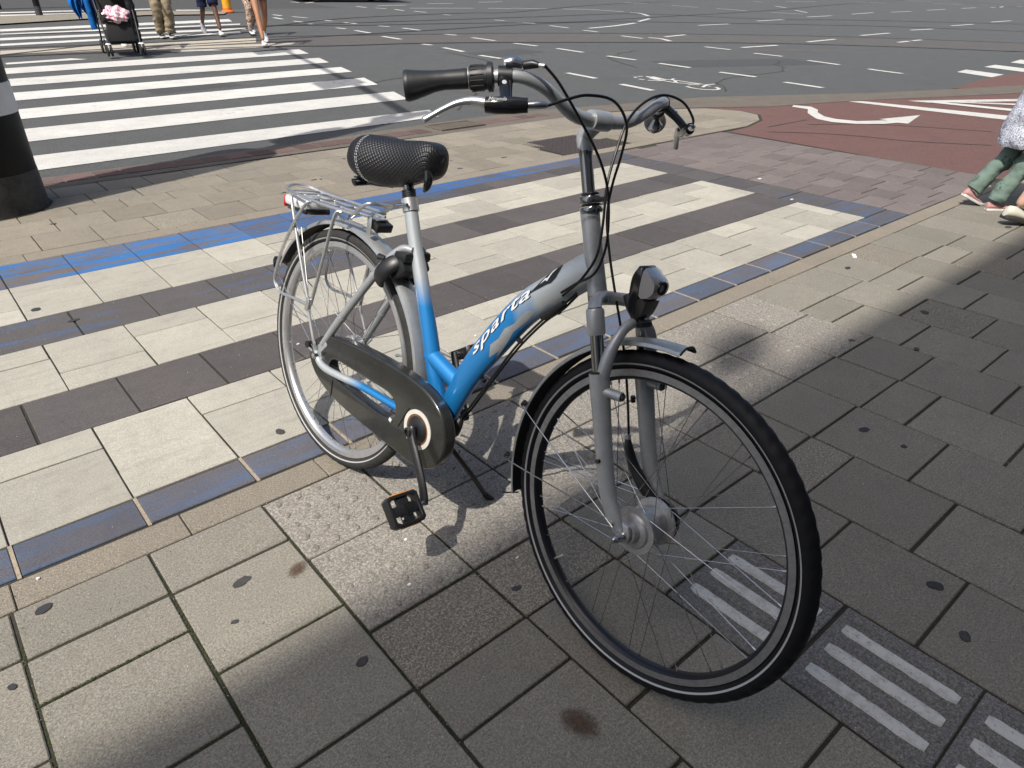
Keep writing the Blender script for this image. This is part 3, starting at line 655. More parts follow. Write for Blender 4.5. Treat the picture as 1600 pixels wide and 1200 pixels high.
# paints
def paint_mat(name, kind):
    m, nt, b = mat(name); P = opos(nt); sx = N(nt, 'ShaderNodeSeparateXYZ'); nt.links.new(P, sx.inputs[0])
    n = noise(nt, P, 14, 2, .5, (1, 1, .5)); fl = noise(nt, P, 1200, 1)
    if kind == 'seat': c = mth(nt, 'ADD', sx.outputs[2], mth(nt, 'MULTIPLY', mth(nt, 'SUBTRACT', n, .5), .05)); stops = [(.235, 0.), (.315, 1.)]
    elif kind == 'down':
        a = mth(nt, 'MULTIPLY', sx.outputs[0], 1.0); c = mth(nt, 'ADD', mth(nt, 'ADD', a, mth(nt, 'MULTIPLY', mth(nt, 'SUBTRACT', sx.outputs[2], mth(nt, 'MULTIPLY', sx.outputs[0], .98)), .55)), mth(nt, 'MULTIPLY', mth(nt, 'SUBTRACT', n, .5), .16)); stops = [(.47, 0.), (.535, 1.)]
    elif kind == 'stay': c = mth(nt, 'MULTIPLY', sx.outputs[0], -1.0); c = mth(nt, 'ADD', c, 1.0); stops = [(.80, 0.), (.86, 1.)]
    mask = ramp(nt, c, stops)
    sil = (.42, .45, .46); blu = (.0, .185, .49)
    col = mixc(nt, mask, blu, sil); col = mixc(nt, mth(nt, 'MULTIPLY', fl, .05), col, (.5, .6, .7))
    nt.links.new(col, b.inputs[0]); b.inputs['Metallic'].default_value = .35; b.inputs['Roughness'].default_value = .4
    b.inputs['Coat Weight'].default_value = .6; b.inputs['Coat Roughness'].default_value = .06
    return m
PS, PD, PC = paint_mat('fade_paint_seat_tube', 'seat'), paint_mat('fade_paint_down_tube', 'down'), paint_mat('fade_paint_chain_stay', 'stay')
B = {}
B['silver'] = flat('silver_paint', (.37, .385, .395), .36, .35, coat=.35, var=.12, vscale=60)
B['fork'] = flat('grey_fork_paint', (.42, .435, .445), .34, .35, coat=.2, var=.18, vscale=40)
B['alu'] = flat('brushed_aluminium', (.64, .64, .63), .3, .85, var=.15, vscale=80)
B['hubm'] = flat('cast_hub', (.5, .5, .5), .34, .6, var=.3, vscale=70)
B['chrome'] = flat('worn_chrome', (.6, .6, .6), .16, 1.0, var=.25, vscale=90)
B['darkchrome'] = flat('smoked_chrome', (.25, .25, .245), .14, 1.0)
B['rim_s'] = flat('silver_rim', (.66, .66, .66), .3, .8, var=.15, vscale=60)
B['track'] = flat('brake_track', (.33, .33, .33), .42, .7, var=.25, vscale=90)
B['rim_b'] = flat('black_rim', (.012, .013, .017), .35, .2)
B['rubber'] = flat('tyre_rubber', (.006, .0065, .0085), .55, 0, spec=.3, var=.25, vscale=60, bmp=.35, bscale=500)
B['rubber_dusty'] = flat('dusty_tyre_rubber', (.035, .034, .032), .75, 0, spec=.3, var=.35, vscale=40, bmp=.3, bscale=500)
B['black'] = flat('black_plastic', (.012, .012, .013), .38, 0, var=.15)
B['black_gl'] = flat('glossy_black_plastic', (.008, .008, .009), .14, 0, coat=.4)
B['grip'] = flat('grip_rubber', (.016, .016, .017), .46, 0, spec=.5, bmp=.15, bscale=900)
B['cable'] = flat('cable_housing', (.006, .006, .006), .32, 0)
B['spoke'] = flat('spoke_steel', (.40, .40, .39), .25, .95)
B['case'] = flat('smoked_chain_case', (.023, .0235, .021), .22, 0, spec=.5, coat=.4, var=.45, vscale=16)
B['white_p'] = flat('yellowed_white_ring', (.62, .6, .54), .5, var=.15)
B['rust'] = flat('rust', (.18, .07, .02), .8, var=.4)
B['red_l'] = flat('red_lens', (.5, .012, .01), .12, 0, coat=.5)
B['amber'] = flat('amber_reflector', (.75, .24, .01), .2, 0, coat=.5)
B['white_r'] = flat('white_reflector', (.7, .7, .7), .2, 0, coat=.5)
B['reflect'] = flat('reflective_stripe', (.42, .42, .42), .5, .2)
B['letter'] = flat('silver_lettering', (.72, .73, .74), .4, .2)
B['letter_k'] = flat('black_lettering', (.008, .008, .01), .4)
B['lens'] = flat('lamp_reflector', (.42, .41, .41), .25, .7, coat=1.)
B['tin'] = flat('fender_grey', (.42, .43, .43), .36, .6, coat=.2, var=.22, vscale=30)
B['fend_in'] = flat('fender_underside', (.012, .012, .012), .6)
# saddle leather with woven embossing
def weave():
    m, nt, b = mat('woven_black_vinyl'); uv = N(nt, 'ShaderNodeUVMap'); sx = N(nt, 'ShaderNodeSeparateXYZ'); nt.links.new(uv.outputs[0], sx.inputs[0])
    a = mth(nt, 'SINE', mth(nt, 'ADD', sx.outputs[0], sx.outputs[1])); c = mth(nt, 'SINE', mth(nt, 'SUBTRACT', sx.outputs[0], sx.outputs[1]))
    h = mth(nt, 'POWER', mth(nt, 'ABSOLUTE', mth(nt, 'MULTIPLY', a, c)), .6)
    wv = mth(nt, 'MULTIPLY', mth(nt, 'SINE', mth(nt, 'MULTIPLY', mth(nt, 'ADD', sx.outputs[0], sx.outputs[1]), 4.0)), .12)
    col = mixc(nt, h, (.003, .003, .004), (.011, .011, .013)); nt.links.new(col, b.inputs['Base Color']); b.inputs['Roughness'].default_value = .42
    bump(nt, b, mth(nt, 'ADD', h, wv), .9, .0011); return m
B['weave'] = weave()

# ---- wheels
def tyreVF(R=.3310, r=.0190, n=360, tread=.0013):
    V = []; F = []; k = 20
    for i in range(n):
        th = 2 * math.pi * i / n
        for j in range(k):
            ph = 2 * math.pi * j / k            # 0 = outward
            rr = r
            if abs(((ph + math.pi) % (2 * math.pi)) - math.pi) < 1.15:
                a = abs(((ph + math.pi) % (2 * math.pi)) - math.pi)
                sh = int(round(a * 2.2))
                if ((i + sh) % 5 in (0, 1)) and .3 < a < 1.2: rr -= tread
                if ((i + 2) % 5 == 0) and a < .3: rr -= tread * .6
            q = R + rr * math.cos(ph); V.append(Vector((q * math.cos(th), rr * math.sin(ph), q * math.sin(th))))
    for i in range(n):
        for j in range(k):
            i2 = (i + 1) % n; j2 = (j + 1) % k
            F.append((i * k + j, i * k + j2, i2 * k + j2, i2 * k + j))
    return V, F
def make_wheel(mtx, rim_mat, track_mat, tyre_mat, hub, label, valve_a):
    w = bpy.data.objects.new('wheel', None); lnk(w, BIKE_); w.empty_display_size = .05
    w.matrix_local = Matrix.Translation(-OFS) @ mtx; w['label'] = label
    T = tyreVF(); me = mesh('tyre', *T); fixn(me); autosmooth(me, 60); tyre = obj('tyre', me, B[tyre_mat], w)
    L = []
    for s in (-1, 1): L.append(lathe([(.3233, s * .0172), (.3262, s * .01865), (.3268, s * .0190), (.3262, s * .0181)], 160, closed=True))
    me = mesh('reflective_band', *joinVF(L)); fixn(me); obj('reflective_band', me, B['reflect'], w)
    prof = [(.3145, -.0125), (.3145, -.0095), (.306, -.0095), (.306, .0095), (.3145, .0095), (.3145, .0125), (.300, .0125), (.2955, .0085), (.2925, 0), (.2955, -.0085), (.300, -.0125)]
    me = mesh('rim', *lathe(prof, 160, closed=True)); fixn(me); autosmooth(me, 40); obj('rim', me, B[rim_mat], w)
    L = [lathe([(.3142, s * .0122), (.3142, s * .0131), (.3010, s * .0131), (.3010, s * .0122)], 160, closed=True) for s in (-1, 1)]
    me = mesh('brake_track', *joinVF(L)); fixn(me); autosmooth(me, 30); obj('brake_track', me, B[track_mat], w)
    me = mesh('hub', *hub['vf']); fixn(me); autosmooth(me, 35); obj('hub', me, B['hubm'], w)
    # spokes, 36, three-cross
    sp = None; fl, fy = hub['fr'], hub['fy']
    for s in (-1, 1):
        for i in range(18):
            a = 2 * math.pi * (i / 18 + (.0138 if s > 0 else 0)) + valve_a
            d = (1 if i % 2 else -1) * 1.13
            ra = a; ha = a + d * (1 if 1 else 0)
            p0 = Vector((fl * math.cos(ha), s * fy * (1.0 if i % 2 else .88), fl * math.sin(ha)))
            ra2 = a + (.012 if i % 2 else -.012)
            p1 = Vector((.2975 * math.cos(ra2), s * .001, .2975 * math.sin(ra2)))
            dv = p1 - p0; pn = p1 - dv.normalized() * .012
            v = sweepVF([p0, pn], .0008, 6); v2 = sweepVF([pn, p1], .0019, 6)
            me = mesh('spoke', *joinVF([v, v2])); autosmooth(me, 50); obj('spoke', me, B['spoke'], w)
    va = valve_a + .17
    c = Vector((math.cos(va), 0, math.sin(va)))
    me = mesh('valve', *joinVF([sweepVF([c * .296, c * .266], .003, 8), sweepVF([c * .268, c * .260], .0042, 8)])); obj('valve', me, B['alu'], w)
    return w
# rear hub (brake hub), front hub (large)
rh = joinVF([lathe([(.012, -.052), (.032, -.050), (.033, -.034), (.024, -.030), (.022, 0), (.024, .028), (.044, .032), (.044, .055), (.012, .058)], 30), sweepVF([(0, -.095, 0), (0, .095, 0)], .0048, 12)])
fh = joinVF([lathe([(.010, -.060), (.019, -.058), (.022, -.044), (.033, -.041), (.036, -.037), (.048, -.0365), (.048, -.033), (.036, -.030), (.0365, 0), (.0375, .002), (.0365, .004), (.036, .026), (.049, .030), (.049, .034), (.042, .040), (.010, .044)], 40), sweepVF([(0, -.085, 0), (0, .085, 0)], .0048, 12)])
REAR = make_wheel(Matrix.Identity(4), 'rim_s', 'rim_s', 'rubber_dusty', dict(vf=rh, fr=.030, fy=.034), 'rear wheel with a silver rim under the chain case', .12)
FRONT = make_wheel(Matrix.Translation(FCL) @ SM_.to_4x4(), 'rim_b', 'track', 'rubber', dict(vf=fh, fr=.0455, fy=.034), 'front wheel with a black rim and grey brake track', -2.52)
# ---- frame
fr = []
seat_tube = tube('seat_tube', [(.243, 0, .468), (.281, 0, .373), (.321, 0, .285), (.372, 0, .168), (.43, 0, .02), (.452, 0, -.035)], [.0172, .0174, .0185, .0205, .0215, .0205], PS, n=24)
down = tube('down_tube', [(.462, 0, -.035), (.488, 0, .040), (.528, 0, .125), (.588, 0, .218), (.665, 0, .322), (.735, 0, .385), (.800, 0, .438), (.822, 0, .455)],
            [(.024, .027), (.0245, .030), (.026, .033), (.027, .036), (.027, .0365), (.0255, .036), (.022, .036), (.02, .035)], PD, n=28, sub=6)
tube('brace_tube', [(.380, 0, .124), (.44, 0, .104), (.520, 0, .078)], [(.021, .0225)] * 3, PS, n=22)
head = tube('head_tube', [(.7855, 0, .566), (.8, 0, .527), (.83, 0, .447), (.8515, 0, .391)], [.0195, .0185, .0188, .0205], B['silver'], n=28)
tube('bottom_bracket_shell', [(.455, -.036, -.040), (.455, .036, -.040)], .0235, PC, n=24, sub=1)
for s in (-1, 1):
    tube('seat_stay', [(.292, s * .016, .365), (.262, s * .026, .362), (.225, s * .043, .322), (.16, s * .057, .235), (.075, s * .067, .122), (.012, s * .071, .035)], [.0085, .0105, .011, .011, .0115, .0105], B['silver'], n=16)
    tube('stay_collar', [(.088, s * .0655, .139), (.082, s * .066, .131)], .0125, B['silver'], n=16, sub=1)
    tube('chain_stay', [(-.006, s * .078, .012), (.008, s * .080, -.012), (.045, s * .080, -.024), (.11, s * .074, -.026), (.2, s * .058, -.028), (.33, s * .044, -.036), (.44, s * .03, -.04)], [.009, .0095, .0105, .0105, .0105, .0105, .010], PC, n=16)
    v, f = prismVF([(.03, .05), (-.004, .03), (-.028, .006), (-.022, -.014), (.004, -.026), (.022, -.018), (.012, .012), (.04, .04)], s * .0745 - .003, s * .0745 + .003)
    v = [Vector((p.x, p.z, p.y)) for p in v]; bp_('dropout', (v, f), B['silver'], bw=.0012)
    tube('axle_nut', [(0, s * .078, 0), (0, s * .094, 0)], [.0095, .0085], B['chrome'], n=6, sub=1)
tube('stay_bridge', [(.243, -.036, .338), (.243, .036, .338)], .006, B['silver'], n=10, sub=1)
tube('seat_clamp', [(.2495, 0, .452), (.237, 0, .481)], .0205, B['alu'], n=24, sub=1)
tube('clamp_bolt', [(.262, -.024, .47), (.224, -.024, .462)], .0045, B['chrome'], n=8, sub=1)
# head set rings
for a, b, r, mm in ((.552, .562, .0225, 'darkchrome'), (.564, .568, .020, 'black_gl'), (.569, .581, .0225, 'darkchrome'), (.583, .588, .0185, 'black_gl')):
    P = [FR((-.2775 - (z - .56) * .36, 0, z + .004)) for z in (a, (a + b) / 2, b)]; tube('headset_ring', P, [r * .93, r, r * .93], B[mm], n=28, sub=1)
tube('headset_ring', [FR((-.216, 0, .396)), FR((-.2195, 0, .408))], .0225, B['chrome'], n=28, sub=1)
# head badge + lettering on the tubes
def lathedisc(c, ex, ey, nrm, pts, th=.0012):
    V = [Vector(c) + ex * p[0] + ey * p[1] + nrm * th for p in pts] + [Vector(c) + ex * p[0] + ey * p[1] - nrm * .004 for p in pts]
    n = len(pts); F = [tuple(range(n))] + [(i, i + n, (i + 1) % n + n, (i + 1) % n) for i in range(n)]
    return V, F
_dtp = catmull([(.462, 0, -.035), (.488, 0, .040), (.528, 0, .125), (.588, 0, .218), (.665, 0, .322), (.735, 0, .385), (.800, 0, .438), (.822, 0, .455)], 12)
_dtr = lerp_list([Vector(q) for q in [(.024, .027), (.0245, .030), (.026, .033), (.027, .036), (.027, .0365), (.0255, .036), (.022, .036), (.02, .035)]], 12)
_dtl = [0]
for i in range(1, len(_dtp)): _dtl.append(_dtl[-1] + (_dtp[i] - _dtp[i - 1]).length)
def on_down(s, v, lift=.0006, side=-1):
    """point on the right flank of the down tube: s metres along it, v metres up round it"""
    for i in range(1, len(_dtl)):
        if _dtl[i] >= s: break
    t = (s - _dtl[i - 1]) / (_dtl[i] - _dtl[i - 1]); p = _dtp[i - 1].lerp(_dtp[i], t); r = _dtr[i - 1].lerp(_dtr[i], t)
    tg = (_dtp[min(i + 1, len(_dtp) - 1)] - _dtp[i - 1]).normalized(); up = Vector((-tg.z, 0, tg.x))
    a, b = r; th = v / ((a + b) / 2)
    return p + up * ((b + lift) * math.sin(th)) + Vector((0, side, 0)) * ((a + lift) * math.cos(th))
def text_mesh(txt, size, shear=0., space=1., cuts=.006):
    cu = bpy.data.curves.new('lettering', 'FONT'); cu.body = txt; cu.size = size; cu.shear = shear; cu.space_character = space; cu.resolution_u = 4; cu.offset = size * .014
    o = bpy.data.objects.new('tmp', cu); COL.objects.link(o)
    dg = bpy.context.evaluated_depsgraph_get(); me = bpy.data.meshes.new_from_object(o.evaluated_get(dg)); bpy.data.objects.remove(o)
    bm = bmesh.new(); bm.from_mesh(me)
    if bm.verts:
        xs = [v.co.x for v in bm.verts]; ysv = [v.co.y for v in bm.verts]
        for ax, lo, hi in ((0, min(xs), max(xs)), (1, min(ysv), max(ysv))):
            x = lo + cuts
            while x < hi:
                bmesh.ops.bisect_plane(bm, geom=bm.verts[:] + bm.edges[:] + bm.faces[:], plane_co=(x if ax == 0 else 0, x if ax == 1 else 0, 0), plane_no=(1 if ax == 0 else 0, 1 if ax == 1 else 0, 0)); x += cuts
    bmesh.ops.triangulate(bm, faces=bm.faces[:])
    bm.to_mesh(me); bm.free(); return me
def wrap(me, fn, name, m, parent):
    for v in me.vertices: v.co = fn(v.co.x, v.co.y)
    me.name = name; me.materials.clear(); o = obj(name, me, m, parent); return o
t = text_mesh('sparta', .058, .42, 1.1); wd = max(v.co.x for v in t.vertices)
SC_ = .232 / wd
t2 = t.copy()
wrap(t, lambda x, y: on_down(.236 + x * SC_, .006 + y * .54, .0014), 'lettering', B['letter'], down)
wrap(t2, lambda x, y: on_down(.2385 + x * SC_, .0047 + y * .54, .0007), 'lettering_shadow', B['letter_k'], down)
def patch(pts, fn, name, m, parent):
    me = mesh(name, [(a, b, 0) for a, b in pts], [tuple(range(len(pts)))]); bm = bmesh.new(); bm.from_mesh(me)
    xs = [p[0] for p in pts]; ys_ = [p[1] for p in pts]
    for ax, lo, hi in ((0, min(xs), max(xs)), (1, min(ys_), max(ys_))):
        x = lo + .006
        while x < hi:
            bmesh.ops.bisect_plane(bm, geom=bm.verts[:] + bm.edges[:] + bm.faces[:], plane_co=(x if ax == 0 else 0, x if ax == 1 else 0, 0), plane_no=(1 if ax == 0 else 0, 1 if ax == 1 else 0, 0)); x += .006
    bmesh.ops.triangulate(bm, faces=bm.faces[:]); bm.to_mesh(me); bm.free(); return wrap(me, fn, name, m, parent)
# black pointed badge with a silver S stroke near the head tube
bd = [(-.052, -.006), (-.03, .0), (-.005, .009), (.018, .019), (.038, .022), (.046, .016), (.042, .004), (.028, -.006), (.012, -.010), (.0, -.008), (-.02, -.007)]
patch(bd, lambda x, y: on_down(.515 + x, .019 + y * 1.1, .0008), 'badge', B['letter_k'], down)
st_ = [(-.018, -.003), (.0, .004), (.004, .0), (.020, .012), (.03, .014), (.03, .010), (.02, .006), (.004, -.006), (-.002, -.001)]
patch(st_, lambda x, y: on_down(.515 + x, .021 + y, .0016), 'badge_stroke', B['letter'], down)
fl_ = [(.0, .004), (.03, .0), (.06, .004), (.09, -.003), (.14, .0), (.16, -.01), (.12, -.018), (.07, -.014), (.04, -.02), (-.03, -.03), (.0, -.018), (-.03, -.012)]
patch(fl_, lambda x, y: on_down(.30 + x, -.012 + y, .0003), 'flame_print', B['silver'], down)
# small dark vertical lettering on the rear flank of the seat tube
_stp = catmull([(.243, 0, .468), (.281, 0, .373), (.321, 0, .285), (.372, 0, .168), (.43, 0, .02), (.452, 0, -.035)], 10)
def on_seat(s, th, lift=.0009):
    L = 0
    for i in range(1, len(_stp)):
        d = (_stp[i] - _stp[i - 1]).length
        if L + d >= s: break
        L += d
    p = _stp[i - 1].lerp(_stp[i], (s - L) / d); tg = (_stp[i] - _stp[i - 1]).normalized(); bk = Vector((-tg.z, 0, tg.x)).normalized()
    if bk.x > 0: bk = -bk
    r = .0187 + lift
    return p + bk * (r * math.sin(th)) + Vector((0, -1, 0)) * (r * math.cos(th))
t = text_mesh('comfort xt', .034, .2, 1.1); wd = max(v.co.x for v in t.vertices)
wrap(t, lambda x, y: on_seat(.285 - x * .185 / wd, 1.12 - y / .0185 * .62), 'lettering', B['letter_k'], seat_tube)
# ---- steering assembly (steering coordinates, st=True)
def ax(z, y=0): return (-.2218 - (z - .395) * .352, y, z)     # steering axis
quill = tube('stem_quill', [ax(.58), ax(.62), ax(.655), ax(.668), ax(.69), (-.315, 0, .704), (-.300, 0, .718)], [.0125, .0125, .0128, .0145, .0155, .0155, .016], B['darkchrome'], n=24, st=True)
quill.data.materials.append(B['fork'])
for p in quill.data.polygons:
    if (p.center.z) > .668: p.material_index = 1
tube('stem_clamp', [(-.297, -.024, .7225), (-.297, 0, .7225), (-.297, .024, .7225)], [.0180, .0190, .0180], B['fork'], n=24, sub=1, st=True)
bar = tube('handlebar', [(-.43 + .012, -.335, .7415), (-.388, -.290, .752), (-.352, -.246, .764), (-.325, -.222, .7715), (-.305, -.195, .7735), (-.293, -.155, .763), (-.289, -.118, .744), (-.291, -.085, .7305), (-.296, -.05, .7235), (-.297, 0, .7225),
     (-.296, .05, .7235), (-.291, .085, .7305), (-.289, .118, .744), (-.293, .155, .763), (-.305, .195, .7735), (-.325, .222, .7715), (-.352, .246, .764), (-.388, .290, .752), (-.418, .335, .7415)], [.011] * 7 + [.0125, .0128, .0128, .0128, .0125] + [.011] * 7, B['silver'], n=24, st=True)
for s in (-1, 1):
    g0, g1 = Vector((-.366, s * .262, .760)), Vector((-.430, s * .345, .7395))
    G = lambda t: g0.lerp(g1, t)
    rr = [.0145, .0165, .0160, .0155, .0170, .0205, .0235, .0250, .0235, .012]
    pp = [G(x) for x in (0, .03, .2, .38, .55, .72, .86, .95, 1.0, 1.01)]
    for i, q in enumerate(pp): q.z -= [0, 0, 0, 0, .001, .003, .0045, .005, .005, .005][i]
    tube('grip', pp, rr, B['grip'], n=24, sub=3, st=True)
    h0, h1 = Vector((-.332, s * .228, .7695)), g0
    H_ = lambda t: h0.lerp(h1, t)
    if s < 0:
        sh = tube('gear_shifter', [H_(x) for x in (.15, .18, .34, .36, .42, .55, .85, .97, 1.0)], [.018, .0235, .0235, .0195, .0195, .0205, .0195, .0185, .015], B['grip'], n=28, sub=1, st=True)
        L = []
        for i in range(14):
            th = 2 * math.pi * i / 14; t = (h1 - h0).normalized(); u = Vector((0, 0, 1)) - t * t.z; u.normalize(); w = t.cross(u)
            c = H_(.7) + (u * math.cos(th) + w * math.sin(th)) * .0203
            L.append(sweepVF([c - t * .011, c + t * .011], .0009, 6))
        bp_('shifter_ribs', joinVF(L), B['grip'], sh, st=True)
        hs = tube('shifter_housing', [(-.325, -.222, .789), (-.318, -.212, .7925), (-.306, -.200, .7915)], [.0105, .0125, .0095], B['chrome'], n=14, sub=3, st=True)
        tube('barrel_adjuster', [(-.304, -.199, .792), (-.290, -.192, .7955), (-.280, -.187, .795)], [.0072, .0072, .0045], B['black'], n=12, sub=1, st=True)
        tube('cable_ferrule', [(-.281, -.1875, .795), (-.270, -.183, .795)], .0038, B['alu'], n=10, sub=1, st=True)
        # white window ring between shifter and grip
        tube('shifter_ring', [G(-.01), G(.015)], .0178, B['alu'], n=24, sub=1, st=True)
    # brake lever
    cl = tube('lever_clamp', [(-.334, s * .226, .7705), (-.318, s * .209, .7725)], .0165, B['black'], n=20, sub=1, st=True)
    br = tube('lever_bracket', [(-.318, s * .222, .766), (-.300, s * .236, .752), (-.285, s * .246, .738), (-.278, s * .25, .729)], [(.013, .009), (.012, .008), (.011, .008), (.010, .009)], B['black_gl'], n=10, sub=2, st=True)
    ho = tube('lever_body', [(-.300, s * .274, .7235), (-.285, s * .262, .7255), (-.266, s * .243, .729), (-.250, s * .228, .732)], [(.0115, .0125), (.0125, .0140), (.0120, .0140), (.0095, .0115)], B['black_gl'], n=12, sub=2, st=True)
    tube('adjuster', [(-.250, s * .228, .732), (-.240, s * .217, .7345), (-.232, s * .209, .7355), (-.228, s * .205, .736)], [.0058, .0072, .0060, .0036], B['chrome'], n=12, sub=1, st=True)
    bl = tube('brake_lever', [(-.288, s * .262, .7245), (-.303, s * .277, .7265), (-.318, s * .290, .7265), (-.333, s * .306, .7205), (-.345, s * .322, .7095), (-.355, s * .338, .6965), (-.361, s * .348, .688), (-.3625, s * .351, .6855)],
              [(.010, .0095), (.0095, .0088), (.0085, .0072), (.0075, .0058), (.0068, .0052), (.0062, .0050), (.0066, .0058), (.003, .003)], B['alu'], n=14, st=True)
    tube('bolt', [(-.305, s * .236, .757), (-.300, s * .2405, .762)], .004, B['alu'], n=8, sub=1, st=True)
    if s < 0:
        t = text_mesh('Miranda', .0082, .35, 1.0, .02); LB = ho
        b0 = FR((-.291, -.2775, .7325)); b1 = FR((-.262, -.2495, .737)); exx = (b1 - b0).normalized(); eyy = FR((0, 0, 1)) - FR((0, 0, 0)); vw = Vector((-.35, -.75, .55)).normalized()
        eyy = (eyy - exx * eyy.dot(exx)).normalized(); nn = exx.cross(eyy).normalized()
        wd = max(v.co.x for v in t.vertices)
        wrap(t, lambda x, y: b0 + exx * (x / wd * .030) + eyy * (y * .9 - .001) + nn * .0052, 'lettering', B['letter'], LB)
# bell-like thumb piece under the left bar
tube('bell', [(-.345, .236, .742), (-.352, .244, .728), (-.350, .250, .715)], [.006, .017, .008], B['darkchrome'], n=18, sub=3, st=True)
# ---- suspension fork
tube('fork_crown', [(-.162, -.068, .378), (-.168, -.068, .393), (-.180, -.055, .402), (-.200, -.030, .4035), (-.212, 0, .4035), (-.200, .030, .4035), (-.180, .055, .402), (-.168, .068, .393), (-.162, .068, .378)],
     [(.013, .013), (.0135, .014), (.0125, .0135), (.0115, .0155), (.0125, .019), (.0115, .0155), (.0125, .0135), (.0135, .014), (.013, .013)], B['fork'], n=20, st=True)
for s in (-1, 1):
    def lg(z, dx=0): return (-.168 + (.40 - z) * .33, s * .068, z)
    tube('crown_socket', [lg(.355), lg(.360), lg(.398), lg(.402)], [.0160, .0172, .0172, .0150], B['fork'], n=22, sub=1, st=True)
    tube('crown_cap', [lg(.400), lg(.4035)], .0125, B['black'], n=18, sub=1, st=True)
    tube('stanchion', [lg(.26), lg(.358)], .0128, B['darkchrome'], n=20, sub=1, st=True)
    tube('dust_seal', [lg(.284), lg(.290)], .0172, B['black'], n=20, sub=1, st=True)
    leg = tube('fork_leg', [lg(.286), lg(.262), lg(.20), lg(.14), (-.062, s * .069, .085), (-.046, s * .070, .052), (-.026, s * .070, .024), (-.012, s * .069, .004)],
         [(.0195, .0195), (.0190, .0200), (.0172, .0182), (.0160, .0174), (.0145, .0175), (.012, .0175), (.010, .017), (.006, .014)], B['fork'], n=22, st=True)
    v, f = prismVF([(-.030, .022), (-.014, .028), (.008, .022), (.015, .006), (.012, -.012), (-.002, -.017), (-.016, -.010), (-.034, .004)], s * .0655 - .0045, s * .0655 + .0045)
    bp_('fork_end', ([Vector((p.x, p.z, p.y)) for p in v], f), B['fork'], bw=.0015, st=True)
    tube('axle_nut', [(0, s * .070, 0), (0, s * .0735, 0), (0, s * .0735, 0), (0, s * .086, 0), (0, s * .096, 0), (0, s * .100, 0)], [.011, .011, .0088, .0088, .0068, .003], B['chrome'], n=12, sub=1, st=True)
    b0 = Vector(lg(.255)); tube('brake_boss', [b0 + Vector((.012, 0, 0)), b0 + Vector((.026, s * -.004, .002)), b0 + Vector((.048, s * -.006, .004))], [.0125, .0098, .0092], B['fork'], n=16, sub=2, st=True)
    tube('boss_plug', [b0 + Vector((.047, s * -.006, .004)), b0 + Vector((.052, s * -.0065, .0044))], .0065, B['black_gl'], n=12, sub=1, st=True)
    if s < 0: tube('bolt', [(-.078, -.084, .128), (-.079, -.090, .128)], .0045, B['black_gl'], n=8, sub=1, st=True)
tube('fork_arch', [(-.122, -.068, .262), (-.120, -.066, .308), (-.118, -.057, .345), (-.118, -.034, .374), (-.119, 0, .384), (-.118, .034, .374), (-.118, .057, .345), (-.120, .066, .308), (-.122, .068, .262)],
     [(.014, .014), (.0125, .0135), (.011, .011), (.010, .009), (.010, .010), (.010, .009), (.011, .011), (.0125, .0135), (.014, .014)], B['fork'], n=16, st=True)
# ---- mudguards
def guard(a0, a1, R, w, depth, mt, st, name, n=64, taper=None):
    prof = [(-w, -depth), (-w * .93, -depth * .45), (-w * .7, -.0025), (-w * .35, .0), (0, .0012), (w * .35, .0), (w * .7, -.0025), (w * .93, -depth * .45), (w, -depth)]
    V = []; F = []; k = len(prof)
    for i in range(n + 1):
        th = math.radians(a0 + (a1 - a0) * i / n); tf = 1.0 if taper is None else taper(i / n)
        for o in (0, -.0014):
            for y, d in prof:
                r = R + d * tf + o; V.append(Vector((r * math.cos(th), y * tf + (0 if o == 0 else -math.copysign(.0008, y) if y else 0), r * math.sin(th))))
    K = 2 * k
    for i in range(n):
        for j in range(k - 1):
            a = i * K + j; F.append((a, a + 1, a + 1 + K, a + K)); b = i * K + k + j; F.append((b, b + K, b + 1 + K, b + 1))
        for j in (0, k - 1): F.append((i * K + j, i * K + j + K, i * K + j + K + k, i * K + j + k))
    for i in (0, n):
        for j in range(k - 1): F.append((i * K + j, i * K + j + 1, i * K + k + j + 1, i * K + k + j))
    if st: V = [FR(v) for v in V]
    me = mesh(name, V, F); nin = [len([1 for q in p.vertices if (q % K) >= k]) >= 3 for p in me.polygons]; fixn(me); autosmooth(me, 40)
    me.materials.append(mt); me.materials.append(B['fend_in'])
    for p, q_ in zip(me.polygons, nin): p.material_index = 1 if q_ else 0
    o = obj(name, me, None, BIKE_); o.location = -OFS; return o
fg = guard(89.5, 197, .3725, .0255, .011, B['tin'], True, 'mudguard')
rg_ = guard(-8, 151, .3765, .0275, .014, B['tin'], False, 'mudguard')
tube('mudguard_tip', [(.0035, -.024, .3635), (.0045, -.012, .3735), (.0045, 0, .3755), (.0045, .012, .3735), (.0035, .024, .3635)], .0022, B['black'], n=8, st=True)
for s in (-1, 1):
    for (x, z) in ((-.343, .124), (-.372, -.018)):
        tube('mudguard_stay', [(x, s * .030, z), (x + .03, s * .045, z * .92), (-.045, s * .078, .022), (-.026, s * .077, .012)], .0016, B['spoke'], n=7, st=True)
        tube('stay_clip', [(x - .006, s * .026, z + .004), (x - .002, s * .036, z)], .0062, B['black'], n=10, sub=1, st=True)
tube('mudflap_wire', [(-.352, 0, -.112), (-.372, -.006, -.122), (-.392, -.012, -.130)], .002, B['black'], n=7, st=True)
